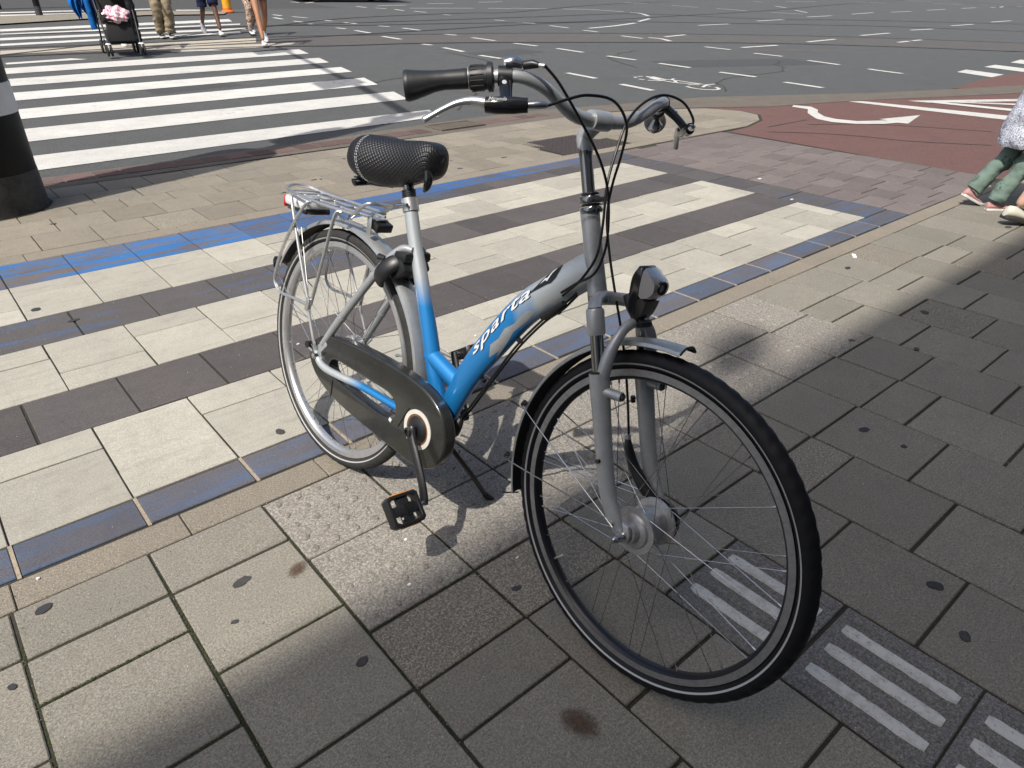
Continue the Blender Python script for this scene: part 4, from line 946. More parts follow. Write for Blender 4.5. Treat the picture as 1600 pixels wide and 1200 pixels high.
# rear black inner flap / clamp at the mudguard end
tube('rear_flap', [(-.352, -.022, .170), (-.374, -.012, .180), (-.386, 0, .176), (-.374, .012, .180), (-.352, .022, .170)], [(.006, .012)] * 5, B['black_gl'], n=10, sub=3)
for s in (-1, 1):
    tube('mudguard_stay', [(-.20, s * .030, .318), (-.12, s * .052, .18), (-.02, s * .08, .016)], .0016, B['spoke'], n=7)
    tube('mudguard_stay', [(-.335, s * .030, .17), (-.2, s * .055, .10), (-.02, s * .08, .012)], .0016, B['spoke'], n=7)
tube('guard_rivet', [(.262, -.004, .280), (.266, -.004, .284)], .005, B['black'], n=8, sub=1)
# ---- chain case
out = [(-.050, -.012), (-.040, .022), (-.010, .050), (.035, .068), (.10, .078), (.20, .084), (.30, .085), (.40, .079), (.465, .066), (.515, .040), (.545, .0), (.553, -.045), (.540, -.090), (.510, -.122), (.468, -.138), (.42, -.139), (.36, -.134), (.28, -.127), (.187, -.117), (.10, -.105), (.03, -.085), (-.022, -.055)]
hole = [(.075, .012), (.14, .013), (.24, .011), (.32, .009), (.350, -.006), (.358, -.030), (.35, -.05), (.31, -.062), (.22, -.058), (.13, -.047), (.07, -.035), (.050, -.012)]
def smooth_loop(P, n=4):
    P = [Vector((a, b, 0)) for a, b in P]; o = []
    for i in range(len(P)):
        p0, p1, p2, p3 = P[i - 1], P[i], P[(i + 1) % len(P)], P[(i + 2) % len(P)]
        for k in range(n):
            t = k / n; o.append(0.5 * ((2 * p1) + (-p0 + p2) * t + (2 * p0 - 5 * p1 + 4 * p2 - p3) * t * t + (-p0 + 3 * p1 - 3 * p2 + p3) * t ** 3))
    return o
O_, H_ = smooth_loop(out, 5), smooth_loop(hole, 5)
cu = bpy.data.curves.new('tmp', 'CURVE'); cu.dimensions = '2D'; cu.fill_mode = 'BOTH'; cu.extrude = .011; cu.bevel_depth = .007; cu.bevel_resolution = 3; cu.offset = -.006
for L in (O_, H_):
    sp = cu.splines.new('POLY'); sp.points.add(len(L) - 1); sp.use_cyclic_u = True
    for i, p in enumerate(L): sp.points[i].co = (p.x, p.y, 0, 1)
o = bpy.data.objects.new('tmp', cu); COL.objects.link(o); dg = bpy.context.evaluated_depsgraph_get(); me = bpy.data.meshes.new_from_object(o.evaluated_get(dg)); bpy.data.objects.remove(o)
for v in me.vertices: v.co = Vector((v.co.x, -.058 - v.co.z, v.co.y))
bm = bmesh.new(); bm.from_mesh(me); bmesh.ops.remove_doubles(bm, verts=bm.verts, dist=.0002); bmesh.ops.recalc_face_normals(bm, faces=bm.faces); bm.to_mesh(me); bm.free()
me.name = 'chain_case'; me.materials.clear(); autosmooth(me, 28); CASE = obj('chain_case', me, B['case'], BIKE_, loc=-OFS)
bp_('case_joint', boxVF((.395, -.0768, -.03), (.0018, .002, .075), Matrix.Rotation(.5, 3, 'Y')), B['black'], CASE, smooth=False)
bp_('case_joint', boxVF((.075, -.0768, -.075), (.0018, .002, .055), Matrix.Rotation(.1, 3, 'Y')), B['black'], CASE, smooth=False)
bp_('case_sticker', boxVF((.345, -.0772, -.058), (.010, .0015, .010), Matrix.Rotation(.4, 3, 'Y')), B['letter'], CASE, smooth=False)
bbx, bbz = .452, -.040
cr = lathe([(.051, -.0762), (.051, -.0782), (.040, -.0782), (.040, -.0762)], 48, (bbx, 0, bbz), closed=True)
bp_('case_ring', cr, B['white_p'], CASE)
bp_('rust_ring', lathe([(.0405, -.0765), (.0405, -.0775), (.034, -.0775), (.034, -.0765)], 40, (bbx, 0, bbz), closed=True), B['rust'], CASE)
crk = lathe([(.0345, -.074), (.0345, -.0785), (.026, -.084), (.012, -.086), (.0001, -.086)], 36, (bbx, 0, bbz))
bp_('crank_boss', crk, B['black'])
ce = Vector((.549, -.112, -.185)); cb = Vector((bbx, -.096, bbz)); d = (ce - cb)
tube('crank', [cb + Vector((-.004, .004, .010)), cb, cb + d * .12 + Vector((0, -.002, 0)), cb + d * .4 + Vector((.006, -.004, 0)), cb + d * .7 + Vector((.008, -.003, 0)), cb + d * .95, cb + d * 1.04],
     [(.010, .012), (.011, .0145), (.0095, .0135), (.008, .0125), (.0075, .012), (.0085, .0125), (.006, .007)], B['black'], n=14)
bp_('crank_bolt', lathe([(.0125, -.099), (.0125, -.109), (.011, -.111), (.0075, -.111), (.0075, -.107), (.0001, -.107)], 20, (bbx, 0, bbz)), B['black_gl'])
# far crank
ce2 = Vector((.365, .098, .103)); cb2 = Vector((bbx, .082, bbz)); d2 = ce2 - cb2
tube('crank', [cb2, cb2 + d2 * .3, cb2 + d2 * .7, cb2 + d2 * 1.03], [(.011, .0145), (.0085, .013), (.008, .012), (.0075, .011)], B['black'], n=12)
tube('crank_axle', [(bbx, .03, bbz), (bbx, .09, bbz)], .009, B['black'], n=14, sub=1)
def pedal(c, nrm, side, refl=True):
    """c: axle end at the crank; nrm: direction of the tread plane's normal; builds outwards along side*Y"""
    p = bpy.data.objects.new('pedal', None); lnk(p, BIKE_); p.empty_display_size = .02
    y = Vector((0, side, 0)); nz_ = Vector(nrm); nz_ = (nz_ - y * nz_.dot(y)).normalized(); x = y.cross(nz_)
    R = Matrix((x, y, nz_)).transposed(); p.matrix_local = Matrix.Translation(Vector(c) - OFS) @ R.to_4x4()
    def loc(name, VF, m, bw=.0012):
        me = mesh(name, *VF); fixn(me); bev(me, bw, 2); return obj(name, me, m, p)
    T = .0125; Wd, Ln = .0385, .094
    rim = [(-Wd, .012), (-Wd * .82, .004), (Wd * .82, .004), (Wd, .012), (Wd, Ln - .012), (Wd * .82, Ln), (-Wd * .82, Ln), (-Wd, Ln - .012)]
    inn = [(a * .78, .004 + (b - .004) * .8 + .009) for a, b in rim]
    V = []; F = []; n = 8
    for z in (-T, T):
        for q in rim: V.append(Vector((q[0], q[1], z)))
        for q in inn: V.append(Vector((q[0], q[1], z)))
    for i in range(n):
        j = (i + 1) % n
        F += [(i, j, n + j, n + i), (2 * n + i, 3 * n + i, 3 * n + j, 2 * n + j), (i, 2 * n + i, 2 * n + j, j), (n + i, n + j, 3 * n + j, 3 * n + i)]
    loc('pedal_cage', (V, F), B['black'])
    loc('pedal_body', joinVF([boxVF((0, Ln / 2, 0), (.024, Ln * .94, .017)), boxVF((Wd * .45, Ln / 2, 0), (.03, .030, .014)), boxVF((-Wd * .45, Ln / 2, 0), (.03, .030, .014))]), B['black'])
    L = []
    for i in range(6):
        for j in range(4): L.append(boxVF((-.013 + .0052 * i, Ln * .28 + .0075 * j, T * .78), (.0032, .0045, .003)))
    for i in range(13):
        for s_ in (-1, 1): L.append(boxVF((s_ * Wd * .89, .013 + .0058 * i, T), (.006, .0032, .0028)))
    me = mesh('pedal_studs', *joinVF(L)); obj('pedal_studs', me, B['black'], p, kind='stuff')
    for s_ in (-1, 1): loc('pedal_reflector', boxVF((s_ * (Wd + .0012), Ln / 2, 0), (.003, .05, .013)), B['amber'], .0005)
    if refl: loc('pedal_mark', boxVF((-.020, .070, T + .0015), (.005, .004, .001)), B['letter'], .0002)
    me = mesh('pedal_axle', *sweepVF([(0, -.012, 0), (0, .01, 0)], .0072, 12)); autosmooth(me, 40); obj('pedal_axle', me, B['chrome'], p)
    return p
pedal((.549, -.126, -.185), (.55, -.2, .55), -1)
pedal((.365, .112, .103), (-.5, 0, .8), 1, False)
# black cover under the bottom bracket and cable stops
tube('cable_guide', [(.485, -.02, -.06), (.512, -.012, -.03), (.520, 0, .002)], [.012, .018, .009], B['black'], n=14, sub=3)
# ---- kickstand
tube('kickstand', [(.425, .035, -.085), (.44, .06, -.13), (.462, .135, -.225), (.474, .188, -.296)], [.008, .0075, .0072, .0068], B['black'], n=12)
tube('kickstand_foot', [(.4735, .185, -.292), (.478, .197, -.303), (.490, .206, -.306)], [(.009, .009), (.0095, .012), (.005, .009)], B['black'], n=12, sub=2)
bp_('kickstand_mount', boxVF((.415, .02, -.078), (.05, .05, .016)), B['black'], bw=.003)
# ---- saddle and post
SP = tube('seat_post', [(.246, 0, .462), (.233, 0, .500), (.225, 0, .520)], [.0138, .0138, .0138], B['darkchrome'], n=22, sub=1)
for i in range(4): tube('post_bellows', [(.2375 - .0016 * i, 0, .4835 + .0046 * i), (.2362 - .0016 * i, 0, .4868 + .0046 * i)], .0172, B['black'], n=22, sub=1)
tube('saddle_clamp', [(.216, -.024, .522), (.216, .024, .522)], .0125, B['chrome'], n=18, sub=1)
secs = [  # x, halfwidth, ztop, zbottom, edge drop
    (.064, .030, .585, .535), (.067, .064, .602, .520), (.079, .082, .612, .510), (.103, .090, .616, .501), (.133, .088, .616, .496), (.165, .077, .615, .496), (.197, .065, .616, .501),
    (.229, .056, .619, .511), (.260, .050, .623, .522), (.290, .047, .6260, .530), (.315, .042, .6250, .539), (.331, .031, .617, .551), (.340, .012, .602, .568)]
V = []; F = []; K = 28
xs_ = [s[0] for s in secs]
fine = []
for i in range(len(secs) - 1):
    for k in range(3):
        t = k / 3; p0 = secs[max(i - 1, 0)]; p1 = secs[i]; p2 = secs[i + 1]; p3 = secs[min(i + 2, len(secs) - 1)]
        fine.append([0.5 * ((2 * p1[q]) + (-p0[q] + p2[q]) * t + (2 * p0[q] - 5 * p1[q] + 4 * p2[q] - p3[q]) * t * t + (-p0[q] + 3 * p1[q] - 3 * p2[q] + p3[q]) * t ** 3) for q in range(4)])
fine.append(list(secs[-1]))
for x, hw, zt, zb in fine:
    zc = (zt + zb) / 2; hh = (zt - zb) / 2
    for k in range(K):
        th = 2 * math.pi * k / K; c, s_ = math.cos(th), math.sin(th)
        yy = hw * math.copysign(abs(c) ** .72, c); zz = zc + hh * math.copysign(abs(s_) ** .8, s_)
        zz -= .010 * (abs(yy) / max(hw, .001)) ** 2 * (1 if s_ > 0 else 0) * (hw / .09)
        zz -= .004 * max(0, 1 - (yy / .02) ** 2) * (1 if s_ > .6 else 0)
        V.append(Vector((x, yy, zz)))
n = len(fine)
for i in range(n - 1):
    for k in range(K): F.append((i * K + k, i * K + (k + 1) % K, (i + 1) * K + (k + 1) % K, (i + 1) * K + k))
F.append(tuple(range(K))); F.append(tuple((n - 1) * K + k for k in range(K)))
me = mesh('saddle', V, F); fixn(me); autosmooth(me, 60); me.materials.append(B['weave'])
uvl = me.uv_layers.new(name='UVMap'); S_ = math.pi / .0105
arc = []
for i in range(n):
    L_ = [0]
    for k in range(K): L_.append(L_[-1] + (V[i * K + (k + 1) % K] - V[i * K + k]).length)
    q = L_[K // 4]; arc.append([x - q for x in L_])
for p in me.polygons:
    ks = [me.loops[li].vertex_index % K for li in p.loop_indices]; wrap_ = (0 in ks and K - 1 in ks)
    for li in p.loop_indices:
        vi = me.loops[li].vertex_index; i, k = divmod(vi, K)
        if wrap_ and k == 0: k = K
        uvl.data[li].uv = (V[vi].x * S_, arc[i][k] * S_)
SAD = obj('saddle', me, None, BIKE_, loc=-OFS); md = SAD.modifiers.new('s', 'SUBSURF'); md.levels = 1; md.render_levels = 1
# plain rear panel and the two stitched seams
def ysurf(x, th):
    for i in range(len(fine) - 1):
        if fine[i][0] <= x <= fine[i + 1][0]: break
    t = (x - fine[i][0]) / max(1e-6, fine[i + 1][0] - fine[i][0]); x_, hw, zt, zb = [fine[i][q] * (1 - t) + fine[i + 1][q] * t for q in range(4)]
    zc = (zt + zb) / 2; hh = (zt - zb) / 2; c, s_ = math.cos(th), math.sin(th)
    yy = hw * math.copysign(abs(c) ** .72, c); zz = zc + hh * math.copysign(abs(s_) ** .8, s_)
    zz -= .010 * (abs(yy) / max(hw, .001)) ** 2 * (1 if s_ > 0 else 0) * (hw / .09)
    return Vector((x, yy, zz))
for sg in (-1, 1):
    for off in (0, .005):
        L = []
        for i in range(22):
            t0, t1 = i / 22, (i + .6) / 22
            def P_(t):
                th = (1.15 - 2.2 * t); th = math.pi - th if sg < 0 else th
                x = .112 + .030 * t + off
                p = ysurf(x, th); return p + Vector((-.3, math.cos(th), math.sin(th))) * .0012
            L.append(sweepVF([P_(t0), P_(t1)], .0007, 5))
        bp_('seam', joinVF(L), B['letter'], SAD)
tube('saddle_rail', [(.075, -.026, .520), (.09, -.024, .508), (.15, -.022, .507), (.216, -.022, .522), (.28, -.016, .530), (.32, -.008, .552)], .0035, B['black'], n=8)
tube('saddle_rail', [(.075, .026, .520), (.09, .024, .508), (.15, .022, .507), (.216, .022, .522), (.28, .016, .530), (.32, .008, .552)], .0035, B['black'], n=8)
for s in (-1, 1):
    P = [Vector((.098 + .0, s * .052, .490)) + Vector((math.cos(a) * .0125, math.sin(a) * .0125, a * .0016)) for a in [i * .45 for i in range(40)]]
    bp_('saddle_spring', sweepVF(P, .0022, 6), B['black'])
tube('saddle_bracket', [(.085, -.06, .492), (.088, 0, .497), (.085, .06, .492)], [(.007, .012)] * 3, B['black'], n=8)
tube('saddle_bracket', [(.10, -.03, .496), (.16, -.024, .500), (.212, -.02, .515)], .005, B['black'], n=8)
tube('saddle_nose_tab', [(.322, -.022, .560), (.330, -.024, .540), (.326, -.024, .522), (.318, -.024, .512)], [(.010, .010), (.011, .009), (.009, .008), (.004, .004)], B['black_gl'], n=10)
# ---- carrier
CR = tube('carrier_rail', [(-.235, -.050, .414), (-.17, -.058, .413), (-.05, -.062, .412), (.070, -.058, .413), (.098, -.058, .417), (.120, -.057, .434), (.138, -.053, .447), (.148, -.042, .450), (.146, -.022, .448), (.138, 0, .446), (.128, .022, .444), (.116, .040, .440), (.100, .048, .434), (.086, .052, .424), (.070, .054, .417), (.040, .056, .413), (-.05, .062, .412), (-.17, .058, .413), (-.235, .050, .416), (-.275, .036, .422), (-.292, 0, .424), (-.275, -.036, .420), (-.235, -.050, .414)], .0048, B['alu'], n=10, sub=4)
for y in (-.022, .022): tube('carrier_bar', [(-.215, y, .410), (-.06, y, .410), (.09, y, .412), (.12, y, .412)], .0036, B['alu'], n=8, sub=2)
for x in (-.205, -.12, -.02, .07): tube('carrier_cross_bar', [(x, -.060, .411), (x, 0, .4105), (x, .060, .411)], .0036, B['alu'], n=8, sub=1)
tube('carrier_cross_bar', [(-.236, -.050, .414), (-.236, .05, .414)], .0036, B['alu'], n=8, sub=1)
bp_('carrier_plate', boxVF((.10, 0, .407), (.08, .036, .003)), B['alu'], bw=.0008)
for s in (-1, 1):
    tube('carrier_strut', [(-.205, s * .062, .408), (-.188, s * .070, .392), (-.12, s * .078, .26), (-.055, s * .082, .134)], .0048, B['alu'], n=10)
    tube('carrier_strut', [(.045, s * .062, .409), (.030, s * .072, .398), (.0, s * .078, .283), (-.044, s * .083, .135)], .0048, B['alu'], n=10)
    tube('carrier_strut', [(-.055, s * .085, .150), (-.047, s * .086, .115), (-.012, s * .088, .045), (-.002, s * .086, .018)], .0044, B['alu'], n=10)
    tube('bag_guard', [(-.095, s * .066, .409), (-.105, s * .078, .400), (-.150, s * .084, .340), (-.208, s * .086, .245), (-.236, s * .086, .175), (-.232, s * .086, .145), (-.200, s * .086, .128), (-.12, s * .086, .131), (-.05, s * .085, .131)], .0046, B['alu'], n=10)
    bp_('strut_clamp', boxVF((-.050, s * .086, .135), (.016, .012, .040), Matrix.Rotation(.25, 3, 'Y')), B['alu'], bw=.002)
    tube('mudguard_bracket', [(-.02, s * .04, .41), (-.02, s * .026, .39), (-.02, s * .012, .378)], .003, B['alu'], n=6, sub=1)
bp_('carrier_foot', boxVF((.125, -.03, .392), (.018, .003, .045)), B['alu'], bw=.0008)
bp_('carrier_block', boxVF((.135, 0, .392), (.036, .05, .022), Matrix.Rotation(.3, 3, 'Y')), B['black'], bw=.003)
# rear lamp under the carrier
RL = bp_('rear_lamp', boxVF((-.222, 0, .386), (.115, .088, .030)), B['white_r'], bw=.010)
bp_('lamp_base', boxVF((-.215, 0, .368), (.105, .082, .018)), B['black_gl'], RL, bw=.006)
bp_('lamp_lens', boxVF((-.281, 0, .380), (.009, .084, .034)), B['red_l'], RL, bw=.005)
# ---- ring lock on the seat stays
c0 = Vector((.205, 0, .262)); rad_ = Vector((.625, 0, .78)); L = []
P = [c0 + Vector((0, math.sin(a) * .061, 0)) + rad_ * (math.cos(a) * .058 + .044) for a in [math.radians(-125 + 250 * i / 24) for i in range(25)]]
LK = bp_('ring_lock', sweepVF(P, [(.022, .010)] * 25, 14, up=Vector((-.78, 0, .625))), B['black'])
bp_('lock_body', boxVF(c0 + rad_ * .108, (.048, .085, .026), Matrix.Rotation(.0, 3, 'Y')), B['black'], LK, bw=.008)
tube('lock_knob', [c0 + rad_ * .09 + Vector((-.03, -.052, 0)), c0 + rad_ * .09 + Vector((-.05, -.056, 0))], [.006, .009], B['black'], LK, n=10, sub=1).location = (0, 0, 0)
bp_('brake_shoe_block', boxVF((.262, 0, .318), (.06, .085, .05), Matrix.Rotation(-.6, 3, 'Y')), B['black'], bw=.008)
tube('brake_bridge', [(.235, -.045, .322), (.262, -.035, .335), (.286, -.012, .345)], [.007, .0075, .008], B['alu'], n=10)
# chain adjuster and cable end by the rear axle
tube('chain_adjuster', [(-.045, -.075, .018), (-.045, -.088, .018)], .010, B['black'], n=14, sub=1)
tube('chain_adjuster', [(-.055, -.084, .015), (-.02, -.084, .006)], .003, B['alu'], n=8, sub=1)
# chain seen through the case opening
L = []
for i in range(24):
    L.append(boxVF((.06 + i * .0127, -.056, .026), (.0095, .006 if i % 2 else .009, .0075)))
bp_('chain', joinVF(L), B['rust'], smooth=False, kind='stuff')
bp_('sprocket', lathe([(.012, -.053), (.034, -.053), (.034, -.056), (.012, -.056)], 22, (0, 0, 0), closed=True), B['darkchrome'])
# ---- headlamp
def yprism(poly, hw, taper=.82):
    n = len(poly); V = []
    for y, kk in ((-hw, .90), (-hw * .8, 1.0), (hw * .8, 1.0), (hw, .90)):
        cx_ = sum(p[0] for p in poly) / n; cz_ = sum(p[1] for p in poly) / n
        for x, z in poly:
            ww = y * (taper + (1 - taper) * min(1, max(0, (z - .39) / .05)))
            V.append(Vector((cx_ + (x - cx_) * kk, ww, cz_ + (z - cz_) * kk)))
    F = [tuple(range(n - 1, -1, -1)), tuple(3 * n + i for i in range(n))]
    for j in range(3):
        for i in range(n): F.append((j * n + i, j * n + (i + 1) % n, (j + 1) * n + (i + 1) % n, (j + 1) * n + i))
    return V, F
def rloop(P, n=4): return [(p.x, p.y) for p in smooth_loop(P, n)]
HL = bp_('headlamp', yprism(rloop([(-.134, .470), (-.127, .487), (-.122, .4915), (-.112, .486), (-.112, .44), (-.114, .402), (-.122, .3925), (-.127, .397), (-.132, .415), (-.134, .44)], 3), .0225), B['black_gl'], st=True, ang=50)
bp_('lamp_cover', yprism(rloop([(-.113, .4870), (-.101, .4845), (-.086, .4740), (-.0795, .463), (-.081, .449), (-.090, .4385), (-.094, .436), (-.113, .436)], 3), .0222), B['lens'], HL, st=True, ang=50)
bp_('lamp_front_reflector', yprism(rloop([(-.113, .4335), (-.094, .4335), (-.093, .428), (-.098, .408), (-.106, .3945), (-.114, .3945)], 3), .0218), B['case'], HL, st=True, ang=50)
bp_('lamp_bulb_ring', lathe([(.0125, -.084), (.0130, -.0770), (.0105, -.0760), (.0090, -.0810), (.0001, -.0810)], 24, (0, 0, .4600), axis='X'), B['black_gl'], HL, st=True)
tube('lamp_bracket', [(-.104, -.004, .380), (-.118, -.012, .398), (-.134, -.014, .415), (-.146, -.010, .430)], [(.004, .010)] * 4, B['black'], n=8, sub=3, st=True)
tube('lamp_bracket', [(-.108, .008, .380), (-.118, .010, .405), (-.134, .012, .425)], .003, B['black'], n=8, st=True)
tube('bracket_bolt', [(-.104, -.012, .386), (-.100, .014, .386)], .0075, B['black'], n=10, sub=1, st=True)
# ---- cables
def cable(P, r=.0026, st=True, **k): return tube('cable', P, r, B['cable'], n=8, sub=6, st=st, **k)
cable([(-.270, -.183, .795), (-.258, -.165, .778), (-.250, -.145, .757), (-.243, -.10, .714), (-.226, -.06, .66), (-.211, -.04, .607), (-.200, -.033, .54), (-.199, -.034, .493), (-.215, -.034, .452), (-.252, -.034, .425), (-.29, -.033, .395)])
cable([(-.228, -.205, .736), (-.204, -.185, .750), (-.194, -.15, .760), (-.19, -.09, .757), (-.204, -.03, .723), (-.228, 0, .673), (-.245, .010, .613), (-.250, .018, .552), (-.229, .022, .482), (-.196, .022, .410), (-.165, .03, .33), (-.140, .04, .242), (-.112, .04, .150), (-.108, .04, .128)])
cable([(-.236, .212, .735), (-.238, .212, .752), (-.258, .195, .779), (-.282, .16, .786), (-.28, .1, .765), (-.262, .04, .727), (-.254, .014, .671), (-.239, -.012, .614), (-.224, -.022, .546), (-.220, -.028, .487), (-.243, -.034, .435), (-.285, -.033, .39)])
cable([(.818, -.033, .405), (.790, -.033, .372), (.745, -.028, .330), (.672, -.012, .247), (.619, -.006, .165), (.555, -.006, .055), (.525, -.01, .008)], .0028, st=False)
cable([(.812, -.020, .398), (.786, -.024, .362), (.738, -.018, .318), (.666, 0, .236), (.612, .004, .150), (.548, .004, .04), (.520, 0, -.005)], .0028, st=False)
for s_ in (.20, .36, .50):
    p = on_down(s_, -.052, .002); tube('cable_clip', [p + Vector((-.004, 0, -.004)), p + Vector((.006, -.002, -.006))], .006, B['black'], n=8, sub=1)
tube('cable_bundle_sleeve', [(.735, -.022, .330), (.765, -.026, .352), (.79, -.028, .375)], [.008, .010, .007], B['black'], n=10)
tube('cable_holder', [ax(.582, -.006), (-.262, -.008, .585), (-.236, -.012, .590)], [.005, .004, .005], B['black'], n=8, st=True)
tube('brake_gaiter', [(-.110, .040, .135), (-.104, .040, .118), (-.085, .045, .080), (-.055, .047, .050), (-.028, .050, .030)], [.0055, .0085, .0115, .013, .012], B['black'], n=14, st=True)
tube('cable_ferrule', [(-.111, .040, .142), (-.108, .040, .128)], .0062, B['alu'], n=10, sub=1, st=True)
tube('hub_brake_plate', [(0, .044, 0), (0, .058, 0)], [.047, .042], B['black'], n=30, sub=1, st=True)
tube('cable_tie', [(-.128, .052, .218), (-.126, .055, .205)], .005, B['black'], n=8, sub=1, st=True)

# ================================================================ STREET FURNITURE
def part(name, VF, m, parent, smooth=True, bw=0, ang=35, seg=2, **kw):
    me = mesh(name, *VF); fixn(me)
    if bw: bev(me, bw, seg)
    elif smooth: autosmooth(me, ang)
    return obj(name, me, m, parent, **kw)
G = {}
G['post_black'] = flat('black_post_coating', (.006, .006, .0065), .5, 0, spec=.25, var=.3, vscale=6)
G['post_white'] = flat('grey_white_band', (.72, .72, .73), .5, 0, var=.12, vscale=6)
G['post_base'] = flat('stained_post_base', (.055, .055, .056), .6, .2, var=.75, vscale=9)
G['dark_metal'] = flat('dark_metal', (.03, .03, .03), .45, .3)
cx, cy = .352, 5.60
col = empty('traffic_column', (cx, cy, 0), label='thick black round column with a pale band at the left edge of the footway', category='column')
part('column_base', lathe([(.300, -.01), (.338, -.01), (.335, .02), (.328, .24), (.30, .245)], 72, axis='Z', center=(0, 0, 0)), G['post_base'], col)
part('column_sleeve', lathe([(.3255, .24), (.3262, .245), (.325, .58), (.3245, .582)], 72, axis='Z'), G['post_black'], col)
part('reflective_band', lathe([(.3245, .58), (.3285, .582), (.3280, .752), (.3240, .755)], 72, axis='Z'), G['post_white'], col)
part('column_sleeve', lathe([(.3240, .753), (.323, 1.3), (.32, 2.9), (.30, 2.98), (.12, 3.02), (.11, 3.02)], 72, axis='Z'), G['post_black'], col)
part('mast', lathe([(.105, 3.0), (.09, 6.8), (.07, 6.95), (.001, 6.96)], 24, axis='Z'), G['dark_metal'], col)
adir = Vector((1.5, 6.8, 0)).normalized()
part('mast_arm', sweepVF([Vector((0, 0, 6.5)), adir * 2 + Vector((0, 0, 6.75)), adir * 7.2 + Vector((0, 0, 6.9))], [.07, .06, .04], 12), G['dark_metal'], col)
for dd, hh in ((2.6, .9), (6.6, .9)):
    c = adir * dd + Vector((0, 0, 6.45)); R_ = Matrix.Rotation(math.atan2(adir.y, adir.x), 3, 'Z')
    sg = part('signal_head', boxVF(c, (.32, .22, hh), R_), G['post_black'], col, bw=.03)
    part('signal_board', boxVF(c + Vector((0, 0, 0)), (.62, .02, hh + .3), R_), G['dark_metal'], sg, bw=.01)
    for i in range(3): part('signal_visor', lathe([(.10, 0), (.10, .16), (.094, .16), (.094, 0)], 18, center=c + Vector((0, 0, .27 - .27 * i)), axis='Y', closed=True), G['post_black'], sg)
part('sign_panel', boxVF((.10, .10, 5.7), (.62, .03, .62), Matrix.Rotation(.9, 3, 'Z')), G['post_white'], col, bw=.01)
part('signal_head', boxVF((-.16, .05, 4.6), (.3, .28, .95)), G['post_black'], col, bw=.03)
# far post and yellow bollard beyond the crossing
def rp(x, y, z=0): return Vector((x, y, rz(y) + z))
fp = empty('bollard_post', rp(3.85, 22.74, .02), label='slim dark post with a grey foot on the far traffic island', category='post')
part('post_foot', lathe([(.085, 0), (.08, .02), (.075, .20)], 20, axis='Z'), G['post_base'], fp)
part('post_shaft', lathe([(.0745, .198), (.072, 1.5), (.07, 3.0), (.001, 3.02)], 20, axis='Z'), G['post_black'], fp)
fp2 = empty('bollard_post', rp(3.35, 25.6, 0), label='thick dark post in the top left corner behind the stop line', category='post')
part('post_shaft', lathe([(.13, 0), (.125, .2), (.12, 3.2), (.001, 3.22)], 20, axis='Z'), G['post_black'], fp2)
part('post_cap', lathe([(.122, 3.18), (.13, 3.2), (.125, 3.26), (.001, 3.28)], 20, axis='Z'), G['dark_metal'], fp2)
yel = flat('yellow_plastic', (.75, .36, .01), .5, var=.2, vscale=8); org = flat('orange_plastic', (.7, .13, .02), .5, var=.1)
yb = empty('marker_post', rp(8.71, 23.0), label='yellow road marker post with an orange foot behind the walkers', category='marker post')
part('marker_foot', lathe([(.18, 0), (.175, .03), (.13, .06), (.122, .12)], 24, axis='Z'), org, yb)
part('marker_body', lathe([(.124, .11), (.118, .5), (.11, .95), (.06, 1.0), (.001, 1.0)], 24, axis='Z'), yel, yb)
# ---- car, only its lower edge is in the photo
cb = flat('black_car_paint', (.006, .006, .007), .2, 0, coat=1.); cg = flat('car_glass', (.01, .012, .014), .05, 0, coat=1.); ct = flat('car_tyre', (.012, .012, .012), .8); cr_ = flat('car_rim', (.35, .35, .35), .35, .8)
d_ = (rp(17.6, 27.4) - rp(13.9, 28.2)); ang = math.atan2(d_.y, d_.x)
car = empty('parked_car', rp(15.4, 28.15), ang, label='black car standing beyond the lane markings, only its sills and wheels in view', category='car')
prof = [(-2.15, .28), (-2.2, .55), (-2.12, .92), (-1.9, .98), (-1.35, 1.36), (-.9, 1.46), (.1, 1.46), (.55, 1.36), (1.05, 1.0), (1.75, .88), (2.12, .72), (2.18, .42), (2.12, .26), (1.75, .24), (1.70, .42), (1.5, .58), (1.3, .62), (1.1, .58), (.92, .42), (.88, .24), (-.92, .24), (-.96, .42), (-1.14, .58), (-1.34, .62), (-1.54, .58), (-1.74, .42), (-1.78, .26)]
v, f = prismVF(prof, -.86, .86); v = [Vector((p.x, p.z * (1 if p.y < .95 else .86), p.y)) for p in v]
part('car_body', (v, f), cb, car, bw=.05, seg=3)
for s in (-1, 1):
    for P_ in ([(-1.25, 1.02), (-1.12, 1.32), (-.45, 1.38), (-.45, 1.0)], [(-.38, 1.0), (-.38, 1.38), (.1, 1.37), (.42, 1.28), (.85, 1.0)]):
        v, f = prismVF(P_, s * .80, s * .845); part('car_window', ([Vector((p.x, p.z, p.y)) for p in v], f), cg, car, bw=.01)
    for x in (-1.34, 1.31):
        w = part('car_wheel', lathe([(.2, s * .70), (.30, s * .70), (.325, s * .72), (.325, s * .85), (.30, s * .87), (.2, s * .865)], 32, center=(x, 0, .325), axis='Y', closed=True), ct, car)
        part('car_rim', lathe([(.2, s * .72), (.205, s * .862), (.15, s * .845), (.05, s * .86), (.001, s * .86)], 20, center=(x, 0, .325), axis='Y'), cr_, w)
    part('headlight', boxVF((2.08, s * .62, .70), (.14, .34, .14)), B['white_r'], car, bw=.03); part('tail_light', boxVF((-2.12, s * .66, .82), (.1, .28, .2)), B['red_l'], car, bw=.02)

